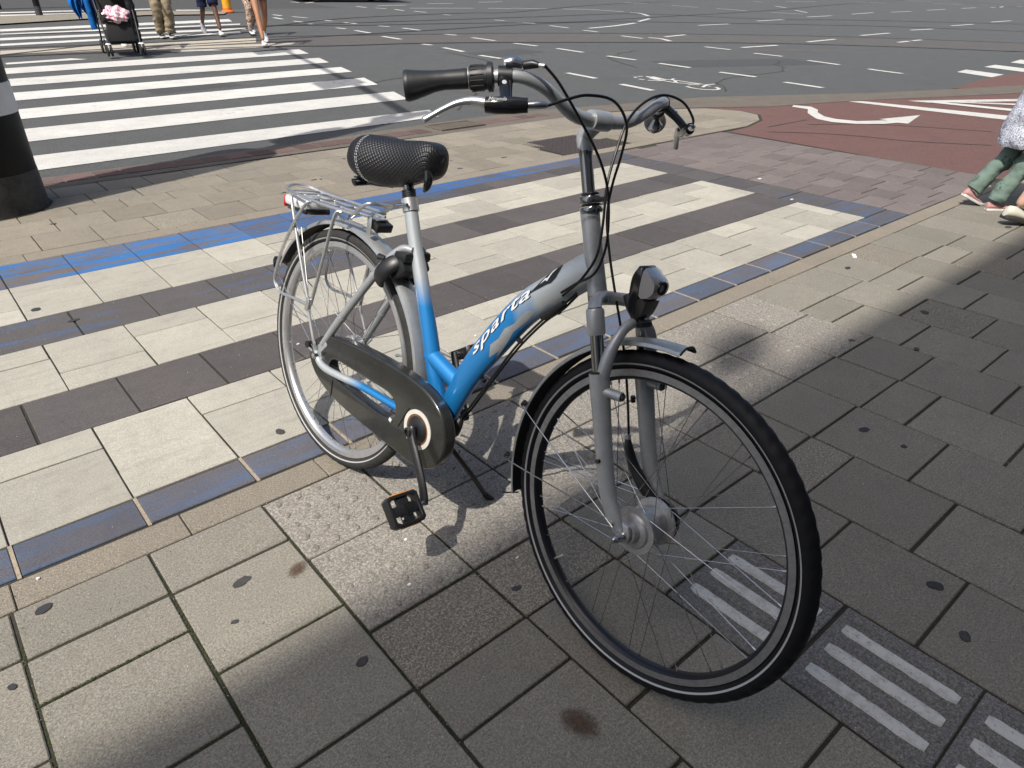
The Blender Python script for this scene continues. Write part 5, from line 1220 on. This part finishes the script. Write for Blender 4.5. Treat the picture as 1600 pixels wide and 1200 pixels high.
# ================================================================ PEOPLE
skin1 = flat('tanned_skin', (.36, .17, .09), .5, var=.12, vscale=12); skin2 = flat('brown_skin', (.12, .055, .032), .5, var=.12, vscale=12); skin3 = flat('fair_skin', (.55, .34, .25), .5, var=.08, vscale=12)
hair1 = flat('dark_hair', (.02, .013, .009), .5); hair2 = flat('light_brown_hair', (.14, .08, .04), .5)
def cloth(name, c, var=.2, sc=9, pat=None):
    m, nt, b = mat(name); P = opos(nt); n = noise(nt, P, sc, 5, .6); col = mixc(nt, ramp(nt, n, [(.35, 0.), (.7, 1.)]), c, tuple(x * (1 - var) for x in c))
    if pat: col = pat(nt, P, col)
    nt.links.new(col, b.inputs[0]); b.inputs['Roughness'].default_value = .9; b.inputs['Specular IOR Level'].default_value = .2
    bump(nt, b, noise(nt, P, sc * 1.6, 4), .8, .02); return m
def voro(nt, P, s, feat='F1'):
    v = N(nt, 'ShaderNodeTexVoronoi'); v.feature = feat; v.inputs['Scale'].default_value = s; nt.links.new(P, v.inputs['Vector']); return v.outputs['Distance']
khaki = cloth('khaki_cotton', (.30, .245, .165), .35, 8)
navy = cloth('navy_cotton', (.012, .016, .05)); greyT = cloth('grey_cotton', (.25, .25, .26)); whiteT = cloth('white_cotton', (.65, .65, .63)); dark = cloth('dark_cotton', (.015, .015, .018)); denim = cloth('denim', (.06, .09, .16))
leo = cloth('leopard_print', (.42, .27, .19), .1, 9, lambda nt, P, c: mixc(nt, ramp(nt, voro(nt, P, 48), [(.34, 0.), (.42, 1.)]), (.03, .014, .012), mixc(nt, ramp(nt, noise(nt, P, 30, 2), [(.48, 0.), (.55, 1.)]), (.55, .42, .34), c)))
def flor(nt, P, c):
    d = voro(nt, P, 12); ring = mth(nt, 'MULTIPLY', ramp(nt, d, [(.34, 1.), (.40, 0.)]), ramp(nt, d, [(.10, 0.), (.14, 1.)])); d2 = voro(nt, P, 52); pet = ramp(nt, d2, [(.42, 1.), (.55, 0.)])
    return mixc(nt, mth(nt, 'MULTIPLY', mth(nt, 'MULTIPLY', ring, pet), .85), c, (.06, .1, .08))
green = cloth('sage_floral_fleece', (.155, .215, .18), .18, 9, flor)
def knit(nt, P, c):
    d = noise(nt, P, 150, 2, .6); return mixc(nt, ramp(nt, d, [(.42, 0.), (.58, 1.)]), (.66, .68, .74), (.2, .215, .27))
knitM = cloth('grey_white_marled_knit', (.6, .62, .68), .1, 9, knit)
whiteS = flat('white_shoe', (.68, .68, .70), .6, var=.1, vscale=20); greyS = flat('grey_mesh_shoe', (.26, .27, .3), .8, var=.2, vscale=30); blackS = flat('black_canvas_shoe', (.014, .014, .015), .7); soleW = flat('white_rubber_sole', (.62, .61, .57), .6); soleD = flat('dark_rubber_sole', (.03, .026, .022), .7)
pinkS = flat('pink_sneaker', (.50, .26, .245), .75, var=.3, vscale=60); creamS = flat('cream_shoe', (.55, .53, .44), .6, var=.1)
from mathutils import noise as mn
def crumple(o, amp, fr, seed=0, zs=1.6):
    me = o.data; me.update()
    bm = bmesh.new(); bm.from_mesh(me); bm.normal_update()
    for v in bm.verts:
        p = Vector((v.co.x, v.co.y, v.co.z * zs)) * fr + Vector((seed * 7.1, seed * 3.3, seed))
        n = mn.noise(p) + .5 * mn.noise(p * 2.3) + .6 * abs(mn.noise(p * 1.3 + Vector((5, 5, 5))))
        v.co += v.normal * (amp * n)
    bm.to_mesh(me); bm.free(); me.update(); return o
def skinned(name, joints, edges, radii, m, parent, root=0, lv=2):
    me = bpy.data.meshes.new(name); me.from_pydata([tuple(j) for j in joints], edges, []); o = bpy.data.objects.new('tmp', me); COL.objects.link(o)
    sk = o.modifiers.new('s', 'SKIN')
    for i, v in enumerate(me.skin_vertices[0].data):
        v.radius = radii[i] if isinstance(radii[i], tuple) else (radii[i], radii[i]); v.use_root = (i == root)
    ss = o.modifiers.new('u', 'SUBSURF'); ss.levels = lv
    dg = bpy.context.evaluated_depsgraph_get(); me2 = bpy.data.meshes.new_from_object(o.evaluated_get(dg)); bpy.data.objects.remove(o); bpy.data.meshes.remove(me)
    me2.name = name; me2.materials.clear(); autosmooth(me2, 80); return obj(name, me2, m, parent)
def shoe(parent, ankle, toe_dir, pitch, upper, sole, L=.27, name='shoe', Wf=1.0):
    """ankle: joint position, pitch: heel lift in radians"""
    e = bpy.data.objects.new(name, None); lnk(e, parent); e.empty_display_size = .02
    a = math.atan2(toe_dir[1], toe_dir[0]); Rm_ = Matrix.Rotation(a, 3, 'Z') @ Matrix.Rotation(pitch, 3, 'Y')
    off = Rm_ @ Vector((0, 0, -.085 * L / .27)); e.matrix_local = Matrix.Translation(Vector(ankle) + off) @ Rm_.to_4x4()
    k = L / .27; S = [(-.068, .024, .070), (-.055, .033, .085), (-.02, .037, .088), (.02, .038, .080), (.06, .042, .062), (.105, .046, .050), (.15, .042, .042), (.185, .028, .034), (.20, .010, .024)]
    V = []; F = []; K = 14
    for x, w, h in S:
        for i in range(K):
            th = 2 * math.pi * i / K; c, s_ = math.cos(th), math.sin(th); z0 = .016
            V.append(Vector((x * k, w * Wf * k * math.copysign(abs(c) ** .8, c) * (1 - .35 * max(0, s_)), (z0 + (h - z0) * (.5 + .5 * s_)) * k)))
    for j in range(len(S) - 1):
        for i in range(K): F.append((j * K + i, j * K + (i + 1) % K, (j + 1) * K + (i + 1) % K, (j + 1) * K + i))
    F += [tuple(range(K)), tuple((len(S) - 1) * K + i for i in range(K))]
    part('shoe_upper', (V, F), upper, e, ang=60)
    out = [(x * k, (w + .004) * Wf * k) for x, w, h in S]; poly = out + [(x, -y) for x, y in reversed(out)]
    v, f = prismVF(poly, 0, .024 * k)
    for p in v:
        if p.x > .15 * k: p.z += (p.x - .15 * k) * .25
    part('shoe_sole', (v, f), sole, e, bw=.004 * k)
    L_ = [sweepVF([((.03 + .02 * i) * k, -.02 * k, (.083 - .0085 * i) * k), ((.03 + .02 * i) * k, .02 * k, (.083 - .0085 * i) * k)], .003 * k, 5) for i in range(4)]
    part('laces', joinVF(L_), sole if upper is not whiteS else greyS, e)
    return e
def ik(hip, ank, l1, l2, fwd=Vector((1, 0, 0))):
    d = ank - hip; D = min(d.length, (l1 + l2) * .999); a = (l1 * l1 - l2 * l2 + D * D) / (2 * D); h = math.sqrt(max(0, l1 * l1 - a * a)); u = d.normalized()
    f = (fwd - u * fwd.dot(u)).normalized(); return hip + u * a + f * h
def person(loc, head, label, H_=1.75, feet=((.25, .10, 0), (-.25, -.10, .6)), skin=skin1, hair=hair1, top=None, legs=None, legs_kind='trousers', shoes=(whiteS, soleW), shoes2=None, lean=0., group=None, arms=None, lr=1.0, toe=(0, 0), hem=None, coat=None):
    k = H_ / 1.75
    e = empty('person', loc, head, label=label, category='person')
    if group: e['group'] = group
    hipz = .90 * k
    pel = Vector((0, 0, hipz + .04 * k)); ch = Vector((.02 * k + lean * .3, 0, 1.25 * k)); nk = Vector((.01 * k + lean * .5, 0, 1.47 * k)); hb = Vector((.03 * k + lean * .6, 0, 1.56 * k)); ht = Vector((.035 * k + lean * .65, 0, 1.69 * k))
    J = [pel, Vector((lean * .1, 0, 1.08 * k)), ch, nk, hb, ht]; E_ = [(0, 1), (1, 2), (2, 3), (3, 4), (4, 5)]
    R_ = [(.135 * k, .10 * k), (.115 * k, .09 * k), (.145 * k, .10 * k), (.052 * k, .052 * k), (.066 * k, .08 * k), (.066 * k, .082 * k)]
    leg = []
    for i, (fx, fy, lift) in enumerate(feet):
        s = 1 if fy > 0 else -1
        hip = Vector((0, s * .09 * k, hipz)); ank = Vector((fx * k, fy * k, (.085 + .12 * lift) * k))
        kn = ik(hip, ank, .43 * k, .42 * k)
        b = len(J); J += [hip, hip.lerp(kn, .5), kn, kn.lerp(ank, .35) + Vector((-.015 * k, 0, 0)), ank]; E_ += [(0, b), (b, b + 1), (b + 1, b + 2), (b + 2, b + 3), (b + 3, b + 4)]
        R_ += [.085 * k * lr, .075 * k * lr, .052 * k * lr, .053 * k * lr, .034 * k]
        leg.append((hip, kn, ank, s, lift))
    fing = []
    for i, s in enumerate((1, -1)):
        sh = ch + Vector((0, s * .165 * k, .16 * k)); 
        if arms and arms[i] is not None: el, wr = [Vector(q) * k for q in arms[i]]
        else:
            sw = -.14 * (1 if feet[0][1] * s > 0 else -1) * (1 if feet[0][0] > feet[1][0] else -1); el = sh + Vector((sw * .6 * k, s * .05 * k, -.28 * k)); wr = el + Vector((sw * k + .05 * k, 0, -.25 * k))
        hd = wr + (wr - el).normalized() * .07 * k
        b = len(J); J += [sh, el, wr, hd]; E_ += [(2, b), (b, b + 1), (b + 1, b + 2), (b + 2, b + 3)]; R_ += [.052 * k, .038 * k, .026 * k, (.036 * k, .018 * k)]
        d = (wr - el).normalized(); side = Vector((1, 0, 0)) - d * d.x; side.normalize()
        for q in range(4):
            b2 = len(J); base = hd + side * (.026 - .017 * q) * k; tip = base + d * (.085 - .008 * abs(q - 1.3)) * k + Vector((0, -s * .02 * k, 0)); J += [base.lerp(tip, .35), tip]; E_ += [(b + 3, b2), (b2, b2 + 1)]; R_ += [.0085 * k, .007 * k]
        b2 = len(J); J += [wr + d * .03 * k + side * .035 * k, wr + d * .065 * k + side * .052 * k]; E_ += [(b + 2, b2), (b2, b2 + 1)]; R_ += [.010 * k, .008 * k]
    skinned('body', J, E_, R_, skin, e)
    # face and hair
    hc = (hb + ht) / 2 + Vector((.01 * k, 0, .0))
    part('hair', ([hc + Vector((q[0] * .105 - .012, q[1] * .088, q[2] * .125 + .02)) * k for q in _hs[0]], _hs[1]), hair, e, ang=80)
    part('face_features', joinVF([boxVF(hc + Vector((.088, 0, -.02)) * k, (.035 * k, .024 * k, .045 * k)), boxVF(hc + Vector((.078, 0, -.068)) * k, (.016 * k, .05 * k, .010 * k))] + [boxVF(hc + Vector((0, s * .075, -.01)) * k, (.035 * k, .018 * k, .06 * k)) for s in (-1, 1)]), skin, e, bw=.006 * k)
    part('eyes', joinVF([boxVF(hc + Vector((.082, s * .03, .012)) * k, (.012 * k, .024 * k, .010 * k)) for s in (-1, 1)]), hair, e, bw=.003 * k)
    # clothes
    def tb(name, P, R, m, n=20, par=e, sub=9): return crumple(part(name, sweepVF(catmull(P, sub), lerp_list([Vector(q) if isinstance(q, tuple) and len(q) > 1 else Vector((q, q)) for q in R], sub) and [tuple(v)[:2] for v in lerp_list([Vector((*(q if isinstance(q, tuple) else (q, q)), 0)) for q in R], sub)], n), m, par, ang=80), .022 * k, 9, len(label))
    if legs:
        tb('waistband' if legs_kind != 'trousers' else 'trouser_seat', [(0, 0, 1.02 * k), (0, 0, .95 * k), (0, 0, .86 * k), (0, 0, .80 * k)], [(.155 * k, .115 * k), (.168 * k, .125 * k), (.172 * k, .125 * k), (.13 * k, .10 * k)], legs)
        for hip, kn, ank, s, lift in leg:
            if legs_kind == 'trousers':
                P = [hip + Vector((0, 0, .03 * k)), hip.lerp(kn, .5), kn, kn.lerp(ank, .5), kn.lerp(ank, .86), kn.lerp(ank, .97)]; rr = [.098, .092, .078, .074, .076, .070]
            elif legs_kind == 'shorts': P = [hip + Vector((0, 0, .03 * k)), hip.lerp(kn, .5), hip.lerp(kn, .92)]; rr = [.10, .098, .098]
            elif legs_kind == 'leggings': P = [hip + Vector((0, 0, .03 * k)), hip.lerp(kn, .5), kn, kn.lerp(ank, .5), kn.lerp(ank, .93)]; rr = [.094, .082, .062, .064, .052]
            elif legs_kind == 'hotpants': P = [hip + Vector((0, 0, .03 * k)), hip.lerp(kn, .38)]; rr = [.098, .096]
            tb('trouser_leg' if 'short' not in legs_kind and legs_kind != 'hotpants' else 'short_leg', P, [r * k * lr for r in rr], legs)
    if top:
        tb('shirt', [(0, 0, .93 * k), (lean * .1, 0, 1.08 * k), (ch.x, 0, 1.27 * k), (nk.x, 0, 1.40 * k), (nk.x, 0, 1.46 * k)], [(.165 * k, .125 * k), (.15 * k, .115 * k), (.185 * k, .13 * k), (.14 * k, .10 * k), (.07 * k, .065 * k)], top, 24)
        for i, s in enumerate((1, -1)):
            sh = ch + Vector((0, s * .14 * k, .15 * k))
            if arms and arms[i] is not None: el = Vector(arms[i][0]) * k
            else:
                sw = -.14 * (1 if feet[0][1] * s > 0 else -1) * (1 if feet[0][0] > feet[1][0] else -1); el = sh + Vector((sw * .6 * k, s * .07 * k, -.28 * k))
            tb('sleeve', [sh, sh.lerp(el, .5), sh.lerp(el, .85)], [.068 * k, .058 * k, .056 * k], top)
    for i, (hip, kn, ank, s, lift) in enumerate(leg):
        sp = shoes2 if (shoes2 and i == 1) else shoes
        shoe(e, ank - Vector((0, 0, 0)), (1, toe[i]), lift * .9, sp[0], sp[1], .27 * k)
    return e, leg, k
def _half():
    bm = bmesh.new(); bmesh.ops.create_icosphere(bm, subdivisions=3, radius=1)
    dl = [v for v in bm.verts if v.co.x > .45 and v.co.z < .45 or v.co.z < -.75]; bmesh.ops.delete(bm, geom=dl, context='VERTS')
    V = [v.co.copy() for v in bm.verts]; bm.verts.index_update(); F = [tuple(v.index for v in f.verts) for f in bm.faces]; bm.free(); return V, F
_hs = _half()
_pg = 'people walking over the pedestrian crossing'
TOC = math.radians(-110)
person(rp(4.86, 16.35), math.radians(-95), 'man in khaki trousers and black canvas shoes walking over the zebra crossing', 1.84, feet=((.12, .08, 0), (-.02, -.07, .05)), skin=skin3, hair=hair2, top=greyT, legs=khaki, shoes=(blackS, soleW), group=_pg, lr=1.2)
person(rp(5.93, 16.75), math.radians(-100), 'person in navy shorts with bare brown legs and pale sneakers on the crossing', 1.78, feet=((.36, .11, 0), (-.34, -.10, .9)), skin=skin2, top=navy, legs=navy, legs_kind='shorts', shoes=(whiteS, soleW), shoes2=(greyS, greyS), group=_pg)
person(rp(6.68, 16.35), math.radians(-95), 'person in leopard-print trousers and white shoes behind the bare-legged walker', 1.68, feet=((.10, -.09, .1), (-.35, .09, .9)), skin=skin3, hair=hair2, top=dark, legs=leo, legs_kind='leggings', shoes=(whiteS, soleD), group=_pg, lr=1.1)
person(rp(6.12, 14.55), math.radians(-105), 'bare-legged walker in white sneakers at the right end of the crossing', 1.76, feet=((.42, -.07, 0), (-.34, .08, 1.0)), skin=skin1, hair=hair2, top=whiteT, legs=denim, legs_kind='hotpants', shoes=(whiteS, soleW), group=_pg)
person(rp(3.80, 14.85), math.radians(-100), 'person with white shoes pushing the black pushchair over the crossing', 1.7, feet=((.22, .10, 0), (-.30, -.10, .8)), skin=skin3, hair=hair1, top=dark, legs=dark, shoes=(whiteS, soleW), group=_pg, arms=(((.22, .24, 1.08), (.46, .22, 1.04)), ((.22, -.24, 1.08), (.46, -.22, 1.04))))
# ---- pushchair
pr = empty('pushchair', rp(3.42, 13.95), math.radians(-98), label='black pushchair with a pink and white blanket being pushed over the crossing', category='pushchair')
pk = flat('pushchair_fabric', (.008, .008, .009), .9); pf = flat('pushchair_frame', (.010, .010, .011), .6, 0); pw = flat('pushchair_tyre', (.02, .02, .02), .8)
def pinkpat(nt, P, c): return mixc(nt, ramp(nt, noise(nt, P, 16, 3, .7, (1, 3, 1)), [(.48, 0.), (.56, 1.)]), c, (.62, .12, .26))
blk = cloth('pink_white_blanket', (.72, .66, .64), .1, 12, pinkpat); blue = cloth('bright_blue_jacket', (.01, .16, .50), .5, 5); dblue = cloth('dark_blue_cloth', (.008, .02, .12), .4, 5)
for s in (-1, 1):
    part('frame_tube', sweepVF(catmull([(.48, s * .23, .17), (.30, s * .25, .50), (.05, s * .26, .80), (-.22, s * .25, 1.03), (-.36, s * .24, 1.05)], 4), .013, 8), pf, pr)
    part('frame_tube', sweepVF(catmull([(-.30, s * .25, .16), (-.10, s * .26, .45), (.12, s * .26, .70)], 3), .012, 8), pf, pr)
    for x, r in ((.48, .085), (-.32, .105)):
        for o_ in (-.028, .028):
            w = part('pram_wheel', lathe([(r * .55, -.012), (r * .9, -.014), (r, -.007), (r, .007), (r * .9, .014), (r * .55, .012)], 24, center=(x, s * .24 + o_, r), axis='Y', closed=True), pw, pr)
            part('wheel_disc', lathe([(r * .58, -.006), (.001, -.008), (.001, .008), (r * .58, .006)], 20, center=(x, s * .24 + o_, r), axis='Y'), G['post_base'], w)
    part('fork_cover', sweepVF([(.48, s * .24, .175), (.48, s * .24, .19)], [.045, .03], 12), G['post_white'], pr)
part('handle', sweepVF(catmull([(-.36, -.24, 1.05), (-.40, -.12, 1.06), (-.40, .12, 1.06), (-.36, .24, 1.05)], 4), .016, 8), pf, pr)
part('leg_rest', boxVF((.33, 0, .36), (.05, .38, .34), Matrix.Rotation(-.35, 3, 'Y')), pk, pr, bw=.02)
part('seat', boxVF((.14, 0, .52), (.42, .42, .10), Matrix.Rotation(-.15, 3, 'Y')), pk, pr, bw=.03)
part('backrest', boxVF((-.14, 0, .80), (.10, .42, .60), Matrix.Rotation(-.35, 3, 'Y')), pk, pr, bw=.03)
part('basket', boxVF((-.02, 0, .26), (.46, .38, .20)), pk, pr, bw=.03)
part('hood', sweepVF(catmull([(-.26, 0, .86), (-.22, 0, 1.06), (-.06, 0, 1.18), (.14, 0, 1.14), (.26, 0, .98)], 4), [(.24, .05)] * 17, 16), pk, pr)
bl = []
v_, f_ = [], []
bm = bmesh.new(); bmesh.ops.create_icosphere(bm, subdivisions=4, radius=1)
for v in bm.verts:
    c = v.co; q = 1 + .10 * math.sin(9 * c.y + 3 * c.x) + .07 * math.sin(13 * c.z + 5 * c.y); v.co = Vector((.17 * c.x * q + .22, .195 * c.y * q, .11 * c.z * q + .59 - .05 * c.x))
me = bpy.data.meshes.new('blanket'); bm.to_mesh(me); bm.free(); autosmooth(me, 80)
o = obj('blanket', me, blk, None); o.matrix_world = pr.matrix_basis.copy(); o['label'] = 'crumpled pink and white blanket lying in the black pushchair'; o['category'] = 'blanket'
# jacket slung over the push handle
def drape(name, m, cx_, cy_, w, top_, bot, seed, lab=None, par=None, rz_=0):
    r_ = random.Random(seed); V = []; F = []; nx, nz2 = 12, 16
    for side in (0, 1):
        for i in range(nz2 + 1):
            for j in range(nx + 1):
                t = i / nz2; u = j / nx - .5; ww = w * (.6 + .5 * math.sin(math.pi * min(1, t * 1.1)) ** .7) * (1 - .55 * max(0, t - .7) / .3)
                fold = .035 * math.sin(u * 16 + seed) * (.3 + t)
                V.append(Vector((fold + (.03 if side else -.03) * math.sin(math.pi * (u + .5)) ** .5 if abs(u) < .5 else fold, u * ww + .03 * math.sin(t * 5 + seed), top_ + (bot - top_) * t + .02 * math.sin(u * 9 + seed))))
    K = (nz2 + 1) * (nx + 1)
    for s_ in (0, 1):
        for i in range(nz2):
            for j in range(nx):
                a = s_ * K + i * (nx + 1) + j; F.append((a, a + 1, a + nx + 2, a + nx + 1))
    return [v + Vector((cx_, cy_, 0)) for v in V], F
jk = bpy.data.objects.new('jacket', None); COL.objects.link(jk); jk.matrix_world = pr.matrix_basis.copy(); jk['label'] = 'bright blue jacket hanging from the pushchair handle'; jk['category'] = 'jacket'
part('jacket_front', drape('a', blue, -.38, -.46, .20, 1.12, .52, 1), blue, jk, ang=80); part('jacket_lining', drape('b', dblue, -.36, -.30, .24, 1.10, .46, 3), dblue, jk, ang=80)
part('jacket_sleeve', sweepVF(catmull([(-.36, -.33, .95), (-.34, -.32, .7), (-.33, -.31, .42), (-.33, -.30, .36)], 4), [.05] * 13, 10), blue, jk, ang=80)

# ---- child and adult at the right edge, near
ce_, cl_, ck = person((5.62, 1.335, 0), math.radians(-40), 'child in green floral trousers, pink sneakers and a marled grey jacket at the right edge', 1.16, feet=((-.34, -.10, 0), (-.46, .10, .5)), skin=skin3, hair=hair2, top=None, legs=green, legs_kind='trousers', shoes=(pinkS, soleW), lr=1.02)
k = ck
crumple(part('jacket', sweepVF(catmull([(-.03, 0, .425), (-.03, 0, .46), (-.02, 0, .64), (.0, 0, .84), (.02, 0, .92), (.02, 0, .985)], 9), [tuple(v)[:2] for v in lerp_list([Vector((a, b, 0)) for a, b in ((.20, .225), (.21, .235), (.185, .20), (.15, .145), (.11, .11), (.06, .06))], 9)], 40), knitM, ce_, ang=80), .022, 9, 2, .8)
for s in (-1, 1): part('jacket_sleeve', sweepVF(catmull([(.0, s * .12, .90), (-.03, s * .19, .78), (.02, s * .21, .64), (.07, s * .20, .56)], 4), [.065, .065, .064, .063, .062, .061, .06, .059, .058, .057, .056, .055, .05], 16), knitM, ce_, ang=80)
part('jacket_hem', sweepVF([Vector((-.03 + .218 * math.cos(a), .198 * math.sin(a), .428)) for a in [i * math.pi / 20 for i in range(40)]], .014, 8, closed=True, up=Vector((0, 0, 1))), knitM, ce_, ang=80)
person((5.31, .97, 0), math.radians(-40), 'adult in cream shoes walking beside the child, cut off by the right edge', 1.68, feet=((-.30, .10, .22), (.34, -.09, 0)), skin=skin3, hair=hair1, top=dark, legs=dark, legs_kind='hotpants', shoes=(creamS, soleD))

# ================================================================ UNSEEN BUILDINGS, ADDED FOR SHADE AND BOUNCE LIGHT
wallA = flat('pale_render', (.66, .65, .61), .9, var=.12, vscale=2); wallB = flat('brown_brick_wall', (.13, .075, .055), .9, var=.25, vscale=3); stoneC = flat('stone_trim', (.38, .36, .33), .85, var=.1)
wood = flat('stone_shopfront', (.45, .44, .41), .6); glass = flat('window_glass', (.03, .035, .04), .06, 0, coat=1.)
frm = flat('white_window_frame', (.6, .59, .56), .5)
def building(loc, rzz, w, h, d, nx, ny, wallm, label, ground_h=3.6, win=(1.1, 1.7)):
    b = empty('building', loc, rzz, label=label, category='building')
    part('wall', boxVF((0, -d / 2, h / 2), (w, d, h)), wallm, b, smooth=False)
    part('cornice', boxVF((0, .125, h + .1), (w + .3, .55, .35)), stoneC, b, bw=.04)
    part('plinth_course', boxVF((0, .06, ground_h + .15), (w, .14, .3)), stoneC, b, bw=.02)
    part('shop_front', boxVF((0, .03, ground_h / 2 - .1), (w * .96, .1, ground_h - .4)), wood, b, smooth=False)
    n_sh = max(2, int(w / 4))
    for i in range(n_sh):
        x = (i + .5) / n_sh * w * .94 - w * .47
        f_ = part('shop_window', boxVF((x, .10, 1.55), (w * .94 / n_sh - .5, .06, 2.3)), frm, b, bw=.01); part('pane', boxVF((x, .14, 1.55), (w * .94 / n_sh - .7, .03, 2.1)), glass, f_, smooth=False)
    fh = (h - ground_h - .6) / ny
    me_f = me_p = me_s = None
    for j in range(ny):
        for i in range(nx):
            x = (i + .5) / nx * w - w / 2; z_ = ground_h + .55 + fh * (j + .5)
            if me_f is None:
                me_f = mesh('window', *boxVF((0, 0, 0), (win[0] + .16, .08, win[1] + .16))); me_f.materials.append(frm)
                me_p = mesh('pane', *joinVF([boxVF((sx * win[0] / 4, .035, sz), (win[0] / 2 - .05, .03, hh)) for sx in (-1, 1) for sz, hh in ((-win[1] * .14, win[1] * .66), (win[1] * .36, win[1] * .22))])); me_p.materials.append(glass)
                me_s = mesh('sill', *boxVF((0, .08, -win[1] / 2 - .14), (win[0] + .36, .2, .1))); me_s.materials.append(stoneC)
            f_ = obj('window', me_f, None, b, loc=(x, .02, z_)); obj('pane', me_p, None, f_); obj('sill', me_s, None, f_)
    return b
YB = -1.93; HB = 14.0
NB = building((-12, YB - .4, -.02), 0, 60, HB, 12, 22, 3, wallA, 'unseen pale building behind the camera, added so its roof shades the pavement')  # invented to cast the pavement shade; its pale wall bounces light
building((6, 52, 1.2), math.pi, 70, 17, 12, 24, 4, wallB, 'unseen brown brick terrace across the junction, added for bounce light')  # out of view, put in as a bounce surface
building((98, 8, -.02), math.pi / 2, 70, 18, 12, 24, 4, wallA, 'unseen rendered terrace at the far right, added for bounce light')  # out-of-view wall added to return light to the street
part('finial_shadow_caster', joinVF([lathe([(.03, 0), (.03, 1.2)], 10, center=(4.45, .33, HB), axis='Z'), lathe([(.001, -.34), (.09, -.25), (.13, 0), (.09, .25), (.001, .34)], 16, center=(4.45, .33, HB + 1.45), axis='Z')]), stoneC, NB)  # added pole and ball, shaped to drop a soft shadow blob
